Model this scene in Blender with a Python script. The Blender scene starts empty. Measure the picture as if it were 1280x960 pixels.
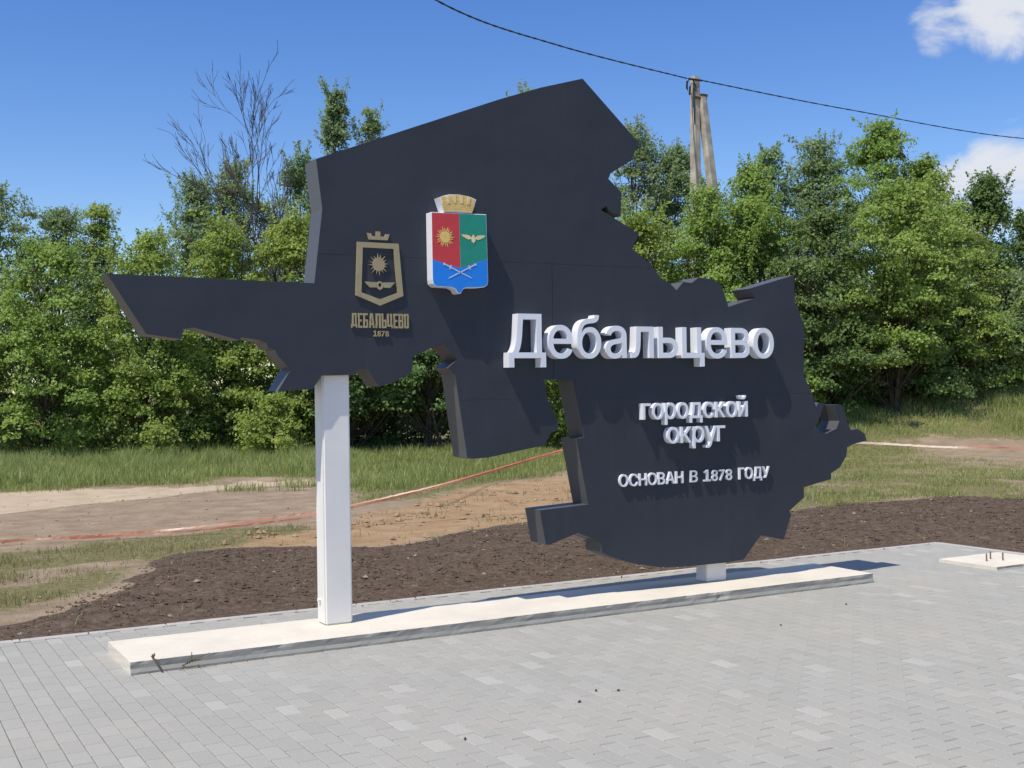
import bpy, bmesh, math, random
import numpy as np
from mathutils import Vector, Matrix
from mathutils.geometry import tessellate_polygon, delaunay_2d_cdt

scene = bpy.context.scene
col = scene.collection
random.seed(7)

# ------------------------------------------------------------------ camera
cam_d = bpy.data.cameras.new('camera')
cam = bpy.data.objects.new('camera', cam_d); col.objects.link(cam)
cam_d.sensor_fit = 'HORIZONTAL'; cam_d.sensor_width = 36.0; cam_d.lens = 42.06
cam_d.clip_start = 0.05; cam_d.clip_end = 3000
cam.matrix_world = Matrix(((0.87548, 0.01098, -0.48313, 0.0),
                           (-0.48299, -0.01288, -0.87553, 0.0),
                           (-0.01584, 0.99986, -0.00597, 1.67),
                           (0, 0, 0, 1)))
scene.camera = cam

# ------------------------------------------------------------------ sun and sky
SUN_DIR = Vector((0.28, 0.095, -0.535)).normalized()       # direction the light travels
sd = bpy.data.lights.new('sun', 'SUN'); sd.energy = 4.9; sd.angle = math.radians(0.53)
sd.color = (1.0, 0.93, 0.81)
sun = bpy.data.objects.new('sun', sd); col.objects.link(sun)
sun.rotation_euler = SUN_DIR.to_track_quat('-Z', 'Y').to_euler()
sun.location = (-20, -8, 40)

world = bpy.data.worlds.new('World'); scene.world = world; world.use_nodes = True
nt = world.node_tree; nt.nodes.clear()
N = nt.nodes.new; L = nt.links.new
sky = N('ShaderNodeTexSky'); sky.sky_type = 'NISHITA'; sky.sun_disc = False
elev = math.asin(-SUN_DIR.z); toward = -SUN_DIR
sky.sun_elevation = elev
sky.sun_rotation = math.atan2(toward.x, toward.y)
sky.air_density = 1.0; sky.dust_density = 0.05; sky.ozone_density = 2.0; sky.altitude = 200
tc = N('ShaderNodeTexCoord')
hsv = N('ShaderNodeHueSaturation'); hsv.inputs['Saturation'].default_value = 1.32; hsv.inputs['Hue'].default_value = 0.515
L(sky.outputs[0], hsv.inputs['Color'])
bg = N('ShaderNodeBackground'); bg.inputs['Strength'].default_value = 0.15
L(hsv.outputs[0], bg.inputs['Color'])
# two clouds in view on the right; unseen others added as neutral fill light
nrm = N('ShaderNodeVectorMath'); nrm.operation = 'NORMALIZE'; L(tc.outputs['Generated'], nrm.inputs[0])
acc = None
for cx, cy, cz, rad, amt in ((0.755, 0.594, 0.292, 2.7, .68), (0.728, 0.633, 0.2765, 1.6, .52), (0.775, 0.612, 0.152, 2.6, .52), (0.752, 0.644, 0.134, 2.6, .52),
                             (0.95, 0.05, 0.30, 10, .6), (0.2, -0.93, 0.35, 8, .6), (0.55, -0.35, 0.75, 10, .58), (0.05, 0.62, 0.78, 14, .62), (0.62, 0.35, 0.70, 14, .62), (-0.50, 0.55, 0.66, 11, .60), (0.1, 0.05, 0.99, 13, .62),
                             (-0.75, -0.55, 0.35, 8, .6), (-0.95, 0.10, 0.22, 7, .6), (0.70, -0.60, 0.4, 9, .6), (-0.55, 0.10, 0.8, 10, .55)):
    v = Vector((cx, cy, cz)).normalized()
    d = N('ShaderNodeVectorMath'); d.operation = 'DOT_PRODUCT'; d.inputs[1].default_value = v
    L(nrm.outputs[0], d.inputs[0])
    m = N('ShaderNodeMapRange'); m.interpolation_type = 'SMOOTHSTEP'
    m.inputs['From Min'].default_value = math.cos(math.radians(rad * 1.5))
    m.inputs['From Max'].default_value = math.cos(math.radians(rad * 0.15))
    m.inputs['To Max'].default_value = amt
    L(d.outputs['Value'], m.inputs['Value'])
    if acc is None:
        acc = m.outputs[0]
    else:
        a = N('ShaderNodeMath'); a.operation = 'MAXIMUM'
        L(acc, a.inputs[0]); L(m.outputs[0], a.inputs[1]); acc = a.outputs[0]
mp = N('ShaderNodeMapping'); mp.inputs['Scale'].default_value = (1, 1, 2.0); L(nrm.outputs[0], mp.inputs['Vector'])
nz = N('ShaderNodeTexNoise'); nz.inputs['Scale'].default_value = 15; nz.inputs['Detail'].default_value = 9
nz.inputs['Roughness'].default_value = 0.58; nz.inputs['Distortion'].default_value = 0.35
L(mp.outputs[0], nz.inputs['Vector'])
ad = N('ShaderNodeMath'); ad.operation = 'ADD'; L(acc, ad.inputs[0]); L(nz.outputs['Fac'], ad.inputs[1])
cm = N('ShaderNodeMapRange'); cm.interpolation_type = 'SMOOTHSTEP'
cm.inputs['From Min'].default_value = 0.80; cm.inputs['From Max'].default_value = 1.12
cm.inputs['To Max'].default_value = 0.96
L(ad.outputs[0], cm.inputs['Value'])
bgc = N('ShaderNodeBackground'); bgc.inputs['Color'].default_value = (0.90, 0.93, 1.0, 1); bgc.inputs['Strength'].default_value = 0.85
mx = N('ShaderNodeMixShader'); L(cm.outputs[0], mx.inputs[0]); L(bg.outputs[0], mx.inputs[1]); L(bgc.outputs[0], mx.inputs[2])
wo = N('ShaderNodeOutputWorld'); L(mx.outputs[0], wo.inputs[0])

scene.view_settings.view_transform = 'Standard'; scene.view_settings.look = 'None'
scene.view_settings.exposure = 0.0; scene.view_settings.gamma = 1.0
scene.view_settings.use_curve_mapping = False
scene.render.engine = 'CYCLES'
scene.cycles.use_denoising = True; scene.cycles.denoiser = 'OPENIMAGEDENOISE'
scene.cycles.max_bounces = 8; scene.cycles.transparent_max_bounces = 4

# ------------------------------------------------------------------ helpers
MATS = {}
def newmat(name):
    m = bpy.data.materials.new(name); m.use_nodes = True
    t = m.node_tree; t.nodes.clear()
    o = t.nodes.new('ShaderNodeOutputMaterial'); MATS[name] = m
    return m, t, o

def principled(name, color, rough=0.6, metal=0.0, var=0.08, vscale=6.0, bump=0.0, bscale=60.0, spec=0.5, detail=6, coat=0.0):
    m, t, o = newmat(name)
    b = t.nodes.new('ShaderNodeBsdfPrincipled')
    b.inputs['Roughness'].default_value = rough; b.inputs['Metallic'].default_value = metal
    b.inputs['Specular IOR Level'].default_value = spec
    b.inputs['Coat Weight'].default_value = coat
    c = t.nodes.new('ShaderNodeTexCoord'); n = t.nodes.new('ShaderNodeTexNoise')
    n.inputs['Scale'].default_value = vscale; n.inputs['Detail'].default_value = detail
    t.links.new(c.outputs['Object'], n.inputs['Vector'])
    r = t.nodes.new('ShaderNodeMapRange'); r.inputs['From Min'].default_value = .3; r.inputs['From Max'].default_value = .7
    r.inputs['To Min'].default_value = 1 - var; r.inputs['To Max'].default_value = 1 + var
    t.links.new(n.outputs['Fac'], r.inputs['Value'])
    mu = t.nodes.new('ShaderNodeVectorMath'); mu.operation = 'SCALE'; mu.inputs[0].default_value = color[:3]
    t.links.new(r.outputs[0], mu.inputs['Scale']); t.links.new(mu.outputs[0], b.inputs['Base Color'])
    if bump:
        n2 = t.nodes.new('ShaderNodeTexNoise'); n2.inputs['Scale'].default_value = bscale; n2.inputs['Detail'].default_value = 5
        t.links.new(c.outputs['Object'], n2.inputs['Vector'])
        bp = t.nodes.new('ShaderNodeBump'); bp.inputs['Strength'].default_value = bump; bp.inputs['Distance'].default_value = 0.01
        t.links.new(n2.outputs['Fac'], bp.inputs['Height']); t.links.new(bp.outputs[0], b.inputs['Normal'])
    t.links.new(b.outputs[0], o.inputs['Surface'])
    return m

def link(o, parent=None):
    col.objects.link(o)
    if parent is not None:
        o.parent = parent
    return o

def tag(o, label=None, cat=None, group=None, kind=None):
    if label: o['label'] = label
    if cat: o['category'] = cat
    if group: o['group'] = group
    if kind: o['kind'] = kind
    return o

def empty(name, loc):
    o = bpy.data.objects.new(name, None); o.location = loc; o.empty_display_size = 0.2
    return link(o)

def mesh_obj(name, verts, faces, mat, parent=None, smooth=False, off=(0, 0, 0)):
    me = bpy.data.meshes.new(name)
    v = np.asarray(verts, dtype=float) - np.asarray(off, dtype=float)
    me.from_pydata(v.tolist(), [], faces)
    if mat: me.materials.append(mat)
    if smooth: me.polygons.foreach_set('use_smooth', [True] * len(me.polygons))
    me.validate(); me.update()
    return link(bpy.data.objects.new(name, me), parent)

def np_mesh(name, V, F, mat, parent=None, facattr=None, smooth=False):
    """V (n,3), F (m,k) numpy arrays, every face with k corners"""
    me = bpy.data.meshes.new(name)
    V = np.ascontiguousarray(V, dtype=np.float32); F = np.ascontiguousarray(F, dtype=np.int32)
    m, k = F.shape
    me.vertices.add(len(V)); me.vertices.foreach_set('co', V.ravel())
    me.loops.add(m * k); me.loops.foreach_set('vertex_index', F.ravel())
    me.polygons.add(m); me.polygons.foreach_set('loop_start', np.arange(0, m * k, k, dtype=np.int32))
    me.polygons.foreach_set('loop_total', np.full(m, k, dtype=np.int32))
    me.polygons.foreach_set('use_smooth', np.full(m, bool(smooth)))
    if facattr is not None:
        a = me.attributes.new('tint', 'FLOAT', 'FACE'); a.data.foreach_set('value', np.ascontiguousarray(facattr, dtype=np.float32))
    me.update(calc_edges=True)
    if mat: me.materials.append(mat)
    o = bpy.data.objects.new(name, me)
    return link(o, parent)

def prism_geo(poly, y0, y1, holes=()):
    """XZ polygon(s) extruded from y0 (front) to y1 (back)"""
    loops = [list(poly)] + [list(h) for h in holes]
    flat = [p for l in loops for p in l]
    tris = tessellate_polygon([[Vector((p[0], p[1], 0)) for p in l] for l in loops])
    n = len(flat)
    V = [(p[0], y0, p[1]) for p in flat] + [(p[0], y1, p[1]) for p in flat]
    F = []
    for t in tris:
        a, b, c = [Vector((flat[i][0], flat[i][1])) for i in t]
        s = (b - a).cross(c - a)
        t = tuple(t) if s > 0 else tuple(reversed(t))
        F.append(t); F.append(tuple(i + n for i in reversed(t)))
    k = 0
    for li, l in enumerate(loops):
        m = len(l)
        area = sum(l[i][0] * l[(i + 1) % m][1] - l[(i + 1) % m][0] * l[i][1] for i in range(m))
        ccw = (area > 0) if li == 0 else (area < 0)
        for i in range(m):
            a, b = k + i, k + (i + 1) % m
            F.append((a, a + n, b + n, b) if ccw else (b, b + n, a + n, a))
        k += m
    return V, F

def prism(name, poly, y0, y1, mat, parent=None, off=(0, 0, 0), holes=()):
    V, F = prism_geo(poly, y0, y1, holes)
    return mesh_obj(name, V, F, mat, parent, off=off)

def bevel_obj(o, w=0.003, seg=1, angle=40):
    bm = bmesh.new(); bm.from_mesh(o.data)
    bmesh.ops.recalc_face_normals(bm, faces=bm.faces)
    es = [e for e in bm.edges if len(e.link_faces) == 2 and e.calc_face_angle(0) > math.radians(angle)]
    bmesh.ops.bevel(bm, geom=es, offset=w, segments=seg, affect='EDGES', clamp_overlap=True)
    bm.to_mesh(o.data); bm.free(); return o

def box_obj(name, x0, x1, y0, y1, z0, z1, mat, parent=None, off=(0, 0, 0), bevel=0.0, seg=2):
    V = [(x, y, z) for z in (z0, z1) for y in (y0, y1) for x in (x0, x1)]
    F = [(0, 2, 3, 1), (4, 5, 7, 6), (0, 1, 5, 4), (1, 3, 7, 5), (3, 2, 6, 7), (2, 0, 4, 6)]
    o = mesh_obj(name, V, F, mat, parent, off=off)
    if bevel: bevel_obj(o, bevel, seg)
    return o

def tube_geo(pts, radii, sides=6, cap=True):
    pts = np.asarray(pts, float); n = len(pts)
    radii = np.broadcast_to(np.asarray(radii, float), (n,))
    tang = np.gradient(pts, axis=0); tang /= np.linalg.norm(tang, axis=1)[:, None] + 1e-12
    up = np.array([0.0, 0, 1.0]) if abs(tang[0][2]) < 0.9 else np.array([1.0, 0, 0])
    V = []; ang = np.linspace(0, 2 * math.pi, sides, endpoint=False)
    for i in range(n):
        a = np.cross(tang[i], up); a /= np.linalg.norm(a) + 1e-12
        b = np.cross(a, tang[i])
        V.append(pts[i] + radii[i] * (np.cos(ang)[:, None] * a + np.sin(ang)[:, None] * b))
    V = np.concatenate(V); F = []
    for i in range(n - 1):
        for k in range(sides):
            F.append((i * sides + k, i * sides + (k + 1) % sides, (i + 1) * sides + (k + 1) % sides, (i + 1) * sides + k))
    return V, F

class Geo:
    def __init__(s): s.V = []; s.F = []; s.n = 0
    def add(s, V, F):
        s.V.append(np.asarray(V, float)); s.F += [tuple(i + s.n for i in f) for f in F]; s.n += len(V)
    def tube(s, *a, **k): s.add(*tube_geo(*a, **k))
    def prism(s, *a, **k): s.add(*prism_geo(*a, **k))
    def box(s, x0, x1, y0, y1, z0, z1):
        s.add([(x, y, z) for z in (z0, z1) for y in (y0, y1) for x in (x0, x1)],
              [(0, 2, 3, 1), (4, 5, 7, 6), (0, 1, 5, 4), (1, 3, 7, 5), (3, 2, 6, 7), (2, 0, 4, 6)])
    def obj(s, name, mat, parent=None, off=(0, 0, 0), smooth=False):
        return mesh_obj(name, np.concatenate(s.V), s.F, mat, parent, smooth, off)

# ------------------------------------------------------------------ materials
M_panel = principled('graphite_composite', (0.039, 0.045, 0.057), rough=0.5, var=0.05, vscale=1.2, spec=0.18)
def panel_finish(m):      # sheets are never quite flat and carry a little dust
    t = m.node_tree; b = next(n for n in t.nodes if n.type == 'BSDF_PRINCIPLED'); c = t.nodes.new('ShaderNodeTexCoord')
    n = t.nodes.new('ShaderNodeTexNoise'); n.inputs['Scale'].default_value = 1.7; n.inputs['Detail'].default_value = 2; t.links.new(c.outputs['Object'], n.inputs['Vector'])
    bp = t.nodes.new('ShaderNodeBump'); bp.inputs['Strength'].default_value = .5; bp.inputs['Distance'].default_value = .05
    t.links.new(n.outputs['Fac'], bp.inputs['Height']); t.links.new(bp.outputs[0], b.inputs['Normal'])
    mp = t.nodes.new('ShaderNodeMapping'); mp.inputs['Scale'].default_value = (9, 1, .5); t.links.new(c.outputs['Object'], mp.inputs['Vector'])
    d = t.nodes.new('ShaderNodeTexNoise'); d.inputs['Scale'].default_value = 1.4; d.inputs['Detail'].default_value = 7; t.links.new(mp.outputs[0], d.inputs['Vector'])
    r = t.nodes.new('ShaderNodeMapRange'); r.inputs['From Min'].default_value = .5; r.inputs['From Max'].default_value = .8; r.inputs['To Max'].default_value = .028; t.links.new(d.outputs['Fac'], r.inputs['Value'])
    mx = t.nodes.new('ShaderNodeMix'); mx.data_type = 'RGBA'; src = b.inputs['Base Color'].links[0].from_socket
    mx.inputs[7].default_value = (.22, .20, .17, 1); t.links.new(r.outputs[0], mx.inputs[0]); t.links.new(src, mx.inputs[6]); t.links.new(mx.outputs[2], b.inputs['Base Color'])
panel_finish(M_panel)
M_core = principled('graphite_composite_edge', (0.088, 0.089, 0.092), rough=0.42, var=0.06, vscale=2.0, spec=0.3)
M_white = principled('white_letter_plastic', (0.78, 0.80, 0.84), rough=0.38, var=0.03, vscale=5)
M_post = principled('white_powder_coat', (0.77, 0.745, 0.70), rough=0.45, var=0.05, vscale=3, bump=0.03, bscale=40)
M_gold = principled('dull_gold_paint', (0.36, 0.30, 0.17), rough=0.5, var=0.08, vscale=14)
M_goldb = principled('bright_gold_print', (0.80, 0.56, 0.16), rough=0.55, var=0.12, vscale=30)
M_goldp = principled('pale_gold_print', (0.82, 0.66, 0.34), rough=0.55, var=0.10, vscale=30)
M_red = principled('red_print', (0.60, 0.045, 0.050), rough=0.5, var=0.05, vscale=12)
M_green = principled('green_print', (0.008, 0.27, 0.19), rough=0.5, var=0.05, vscale=12)
M_blue = principled('blue_print', (0.004, 0.225, 0.80), rough=0.5, var=0.05, vscale=12)
M_silver = principled('silver_print', (0.66, 0.68, 0.70), rough=0.5, var=0.05, vscale=12)
M_pole = principled('weathered_concrete_pole', (0.40, 0.36, 0.285), rough=0.9, var=0.35, vscale=3, bump=0.4, bscale=25)
M_rust = principled('rusty_steel', (0.10, 0.045, 0.025), rough=0.8, var=0.3, vscale=20)
M_wire = principled('black_cable', (0.012, 0.012, 0.014), rough=0.6)
M_bolt = principled('steel_bolt', (0.22, 0.18, 0.14), rough=0.6, metal=0.4, var=0.25, vscale=80)
M_bark = principled('grey_brown_bark', (0.085, 0.065, 0.050), rough=0.9, var=0.35, vscale=7, bump=0.3, bscale=30)
M_twig = principled('bare_twig_bark', (0.075, 0.062, 0.055), rough=0.9, var=0.2, vscale=9)
M_stake = principled('raw_timber', (0.33, 0.24, 0.14), rough=0.85, var=0.2, vscale=12)
M_bed = principled('joint_sand', (0.15, 0.138, 0.12), rough=0.95, var=0.2, vscale=8)
M_stone = principled('pale_pebble', (0.25, 0.215, 0.17), rough=0.9, var=0.3, vscale=9)
M_weed = principled('dry_weed_stem', (0.10, 0.085, 0.045), rough=0.9, var=0.2, vscale=30)

def concrete_mat():
    m, t, o = newmat('cast_concrete')
    N = t.nodes.new; Lk = t.links.new
    b = N('ShaderNodeBsdfPrincipled'); b.inputs['Roughness'].default_value = 0.85; b.inputs['Specular IOR Level'].default_value = 0.3
    c = N('ShaderNodeTexCoord')
    n1 = N('ShaderNodeTexNoise'); n1.inputs['Scale'].default_value = 2.2; n1.inputs['Detail'].default_value = 9; n1.inputs['Roughness'].default_value = .62
    n2 = N('ShaderNodeTexNoise'); n2.inputs['Scale'].default_value = 38; n2.inputs['Detail'].default_value = 6
    Lk(c.outputs['Object'], n1.inputs['Vector']); Lk(c.outputs['Object'], n2.inputs['Vector'])
    # cream on the top and the ends, grey on the front face
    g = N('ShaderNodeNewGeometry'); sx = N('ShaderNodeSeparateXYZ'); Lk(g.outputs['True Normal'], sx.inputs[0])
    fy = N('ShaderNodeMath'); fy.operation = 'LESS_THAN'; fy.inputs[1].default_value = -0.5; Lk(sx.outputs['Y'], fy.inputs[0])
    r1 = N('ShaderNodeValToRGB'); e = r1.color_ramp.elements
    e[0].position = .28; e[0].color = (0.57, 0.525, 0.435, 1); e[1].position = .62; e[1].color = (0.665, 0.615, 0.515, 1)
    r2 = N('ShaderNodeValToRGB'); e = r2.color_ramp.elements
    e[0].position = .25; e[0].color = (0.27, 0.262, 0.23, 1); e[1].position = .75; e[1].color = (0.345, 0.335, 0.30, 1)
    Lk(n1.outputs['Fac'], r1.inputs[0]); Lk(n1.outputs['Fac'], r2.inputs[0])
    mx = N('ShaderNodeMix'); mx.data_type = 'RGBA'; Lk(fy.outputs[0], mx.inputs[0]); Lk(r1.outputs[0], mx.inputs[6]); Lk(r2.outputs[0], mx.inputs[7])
    Lk(mx.outputs[2], b.inputs['Base Color'])
    bp = N('ShaderNodeBump'); bp.inputs['Strength'].default_value = .35; bp.inputs['Distance'].default_value = .006
    Lk(n2.outputs['Fac'], bp.inputs['Height']); Lk(bp.outputs[0], b.inputs['Normal'])
    Lk(b.outputs[0], o.inputs[0]); return m
M_conc = concrete_mat()

def paver_mat(name, per_object):
    m, t, o = newmat(name)
    N = t.nodes.new; Lk = t.links.new
    b = N('ShaderNodeBsdfPrincipled'); b.inputs['Roughness'].default_value = 0.9; b.inputs['Specular IOR Level'].default_value = 0.2
    g = N('ShaderNodeNewGeometry')
    if per_object:
        oi = N('ShaderNodeObjectInfo'); rnd = oi.outputs['Random']
    else:
        at = N('ShaderNodeAttribute'); at.attribute_name = 'tint'; rnd = at.outputs['Fac']
    ramp = N('ShaderNodeValToRGB'); e = ramp.color_ramp.elements
    e[0].position = 0.0; e[0].color = (0.320, 0.315, 0.286, 1)
    e[1].position = 1.0; e[1].color = (0.400, 0.395, 0.363, 1)
    for p, cc in ((.12, (.329, .324, .295, 1)), (.6, (.339, .334, .304, 1)), (.9, (.352, .347, .317, 1)), (.965, (.370, .365, .334, 1))):
        k = ramp.color_ramp.elements.new(p); k.color = cc
    Lk(rnd, ramp.inputs[0])
    n1 = N('ShaderNodeTexNoise'); n1.inputs['Scale'].default_value = 0.9; n1.inputs['Detail'].default_value = 7; n1.inputs['Roughness'].default_value = .65
    n2 = N('ShaderNodeTexNoise'); n2.inputs['Scale'].default_value = 130; n2.inputs['Detail'].default_value = 4
    Lk(g.outputs['Position'], n1.inputs['Vector']); Lk(g.outputs['Position'], n2.inputs['Vector'])
    dust = N('ShaderNodeMapRange'); dust.inputs['From Min'].default_value = .48; dust.inputs['From Max'].default_value = .72; dust.inputs['To Max'].default_value = .45
    Lk(n1.outputs['Fac'], dust.inputs['Value'])
    mx = N('ShaderNodeMix'); mx.data_type = 'RGBA'; mx.inputs[7].default_value = (0.40, 0.37, 0.32, 1)
    Lk(dust.outputs[0], mx.inputs[0]); Lk(ramp.outputs[0], mx.inputs[6])
    gr = N('ShaderNodeMapRange'); gr.inputs['From Min'].default_value = .3; gr.inputs['From Max'].default_value = .7; gr.inputs['To Min'].default_value = .9; gr.inputs['To Max'].default_value = 1.08
    Lk(n2.outputs['Fac'], gr.inputs['Value'])
    sc = N('ShaderNodeVectorMath'); sc.operation = 'SCALE'; Lk(mx.outputs[2], sc.inputs[0]); Lk(gr.outputs[0], sc.inputs['Scale'])
    Lk(sc.outputs[0], b.inputs['Base Color'])
    bp = N('ShaderNodeBump'); bp.inputs['Strength'].default_value = .25; bp.inputs['Distance'].default_value = .003
    Lk(n2.outputs['Fac'], bp.inputs['Height']); Lk(bp.outputs[0], b.inputs['Normal'])
    Lk(b.outputs[0], o.inputs[0]); return m
M_paver = paver_mat('grey_paver', True); M_paver_f = paver_mat('grey_paver_field', False)
M_kerb = principled('pale_kerb', (0.42, 0.395, 0.365), rough=0.85, var=0.12, vscale=5, bump=.15, bscale=60)

def leaf_mat(name, dark, light, trans=0.3, dry=None):
    m, t, o = newmat(name)
    N = t.nodes.new; Lk = t.links.new
    at = N('ShaderNodeAttribute'); at.attribute_name = 'tint'
    oi = N('ShaderNodeObjectInfo')
    ramp = N('ShaderNodeValToRGB'); e = ramp.color_ramp.elements
    e[0].color = (*dark, 1); e[1].color = (*light, 1); Lk(at.outputs['Fac'], ramp.inputs[0])
    if dry:
        e[1].position = .82; k = e.new(1.0); k.color = (*dry, 1)
    h = N('ShaderNodeHueSaturation')
    mr = N('ShaderNodeMapRange'); mr.inputs['To Min'].default_value = .49; mr.inputs['To Max'].default_value = .512; Lk(oi.outputs['Random'], mr.inputs['Value'])
    Lk(mr.outputs[0], h.inputs['Hue']); Lk(ramp.outputs[0], h.inputs['Color'])
    d = N('ShaderNodeBsdfPrincipled'); d.inputs['Roughness'].default_value = .48; d.inputs['Specular IOR Level'].default_value = .38
    Lk(h.outputs[0], d.inputs['Base Color'])
    tr = N('ShaderNodeBsdfTranslucent')
    hs = N('ShaderNodeHueSaturation'); hs.inputs['Hue'].default_value = .485; hs.inputs['Value'].default_value = 1.5; Lk(h.outputs[0], hs.inputs['Color'])
    Lk(hs.outputs[0], tr.inputs[0])
    mx = N('ShaderNodeMixShader'); mx.inputs[0].default_value = trans
    Lk(d.outputs[0], mx.inputs[1]); Lk(tr.outputs[0], mx.inputs[2]); Lk(mx.outputs[0], o.inputs[0]); return m
LEAF = {'maple': leaf_mat('maple_leaf', (0.118, 0.208, 0.036), (0.335, 0.440, 0.104), .44),
        'poplar': leaf_mat('poplar_leaf', (0.112, 0.190, 0.070), (0.280, 0.375, 0.170), .44),
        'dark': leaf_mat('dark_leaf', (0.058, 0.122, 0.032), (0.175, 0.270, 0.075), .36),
        'dry': leaf_mat('half_dry_grass', (0.150, 0.155, 0.055), (0.37, 0.335, 0.155), .3, (0.50, 0.41, 0.24)),
        'grass': leaf_mat('grass_blade', (0.155, 0.205, 0.055), (0.41, 0.45, 0.155), .35, (0.52, 0.44, 0.25)),
        'straw': leaf_mat('dry_straw', (0.24, 0.18, 0.09), (0.42, 0.35, 0.20), .2)}

# ------------------------------------------------------------------ ground
def smooth(x): x = np.clip(x, 0, 1); return x * x * (3 - 2 * x)

class VNoise:
    def __init__(s, seed): s.g = np.random.default_rng(seed).random((256, 256))
    def at(s, x, y):
        xi = np.floor(x).astype(int); yi = np.floor(y).astype(int); fx = x - xi; fy = y - yi
        fx = fx * fx * (3 - 2 * fx); fy = fy * fy * (3 - 2 * fy); g = s.g
        a = g[xi & 255, yi & 255]; b = g[(xi + 1) & 255, yi & 255]; c = g[xi & 255, (yi + 1) & 255]; d = g[(xi + 1) & 255, (yi + 1) & 255]
        return (a * (1 - fx) + b * fx) * (1 - fy) + (c * (1 - fx) + d * fx) * fy
    def fbm(s, x, y, o=4):
        v = 0; a = .5
        for i in range(o): v = v + a * s.at(x * 2 ** i + 17 * i, y * 2 ** i + 31 * i); a *= .5
        return v
vn = VNoise(3)

def sdf(poly, X, Y):
    """signed distance, positive inside"""
    P = np.asarray(poly, float); n = len(P)
    best = np.full(X.shape, 1e9); ins = np.zeros(X.shape, bool)
    for i in range(n):
        a = P[i]; b = P[(i + 1) % n]; e = b - a
        t = np.clip(((X - a[0]) * e[0] + (Y - a[1]) * e[1]) / (e @ e + 1e-12), 0, 1)
        best = np.minimum(best, np.hypot(X - a[0] - t * e[0], Y - a[1] - t * e[1]))
        c = ((a[1] > Y) != (b[1] > Y)) & (X < (b[0] - a[0]) * (Y - a[1]) / (b[1] - a[1] + 1e-12) + a[0])
        ins ^= c
    return np.where(ins, best, -best)

PAV_X1, PAV_Y1 = 10.04, 8.95            # far right corner of the paved square
PAV_X0, PAV_Y0 = -5.0, -3.0
SOIL = [(-4, 8.95), (-4, 9.2), (-0.5, 9.1), (0.88, 9.2), (1.34, 10.08), (2.04, 10.86), (2.61, 12.23), (3.16, 12.84), (3.7, 12.8), (4.45, 12.47), (4.98, 11.95),
        (5.43, 12.1), (6.11, 12.69), (7.28, 13.05), (9, 12.7), (11.04, 12.12), (12.14, 12.37), (13.35, 12.48), (14.15, 12.67), (14.9, 11.2),
        (17, 8), (17, -5), (10.0, -5), (10.0, 8.9)]
SAND = [(-6, 20.5), (-0.2, 22.1), (2.3, 23.1), (4.4, 23.4), (5.8, 23.0), (6.9, 24.0), (8.1, 22.6), (8.8, 22.6), (8.2, 21.0), (6.6, 21.6), (5.5, 21.1), (4.4, 20.2), (3.2, 20.1), (1.9, 19.2), (-0.2, 18.2), (-6, 16)]
PATCH = [(-3, 14.0), (0.6, 14.3), (1.4, 14.2), (3.2, 14.5), (5.0, 14.9), (5.1, 14.3), (4.2, 13.7), (3.2, 12.9), (2.6, 12.2), (2.0, 10.9), (1.3, 10.2), (1.0, 9.8), (0.4, 9.6), (-3, 9.4)]
OCHRE = [(2.9, 13.3), (4.6, 14.6), (5.8, 15.1), (7.7, 17.0), (9.9, 19.2), (12.0, 20.1), (13.0, 18.7), (10.8, 13.2), (7.3, 13.1), (6.1, 12.7), (5.4, 12.1), (4.7, 12.3), (4.0, 12.9)]
TALL = [(-8, 38), (10, 38), (14.3, 33), (8.8, 22.6), (6.9, 24.0), (5.8, 23.0), (4.4, 23.4), (2.3, 23.1), (-1.3, 22.5), (-8, 21)]
MID = [(12.5, 34), (19, 31), (15.4, 24.1), (12.0, 20.1), (9.9, 19.2), (7.8, 17.4), (6.5, 16.8)]
RLOW = [(15.4, 24.4), (23.4, 24.2), (24.6, 22.6), (22.6, 20.1), (20.5, 15.0), (20.5, 11.0), (14.9, 8.6), (14.5, 11.4), (13.9, 12.5), (10.9, 12.0), (9.8, 12.8), (12.5, 19)]
RBARE = [(21.5, 20.6), (24.4, 21.6), (27.3, 19.8), (27.0, 15.5), (20.0, 12.5), (19.2, 14.6), (19.6, 17.4)]
RGRASS = [(15.4, 24.4), (19, 30), (26, 33), (34, 26), (34, 16), (27.5, 19.5), (26.6, 21.2), (24.6, 22.9), (22.0, 22.9)]

def ground_z(X, Y):
    X = np.asarray(X, float); Y = np.asarray(Y, float)
    a = 0.8755 * X - 0.483 * Y; d = 0.483 * X + 0.8755 * Y      # across and away from the square
    bank = 1.55 * smooth((d - 29.5) / 7.5) * smooth((a - 1) / 14)
    z = bank + 0.10 * (vn.fbm(X * .35, Y * .35) - .47) * smooth((d - 12) / 6)
    s = smooth((sdf(SOIL, X, Y) + .15) / .8)
    z = z + s * (0.045 + 0.16 * (vn.fbm(X * .9 + 9, Y * .9, 4) - .42)) + s * .09 * (vn.fbm(X * 4.1, Y * 4.1, 3) - .45)
    sd_ = smooth((sdf(SAND, X, Y) + .2) / .6)
    z = z - .06 * sd_ + .05 * sd_ * (vn.fbm(X * 1.3, Y * 3.0, 3) - .45)
    edge = np.maximum(X - PAV_X1, Y - PAV_Y1)                   # distance out of the square
    z = np.where(edge < .6, z * smooth(edge / .6) + 0.004 * (1 - smooth(edge / .6)), z)
    return np.where(edge < 0.0, -0.14, z)

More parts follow.
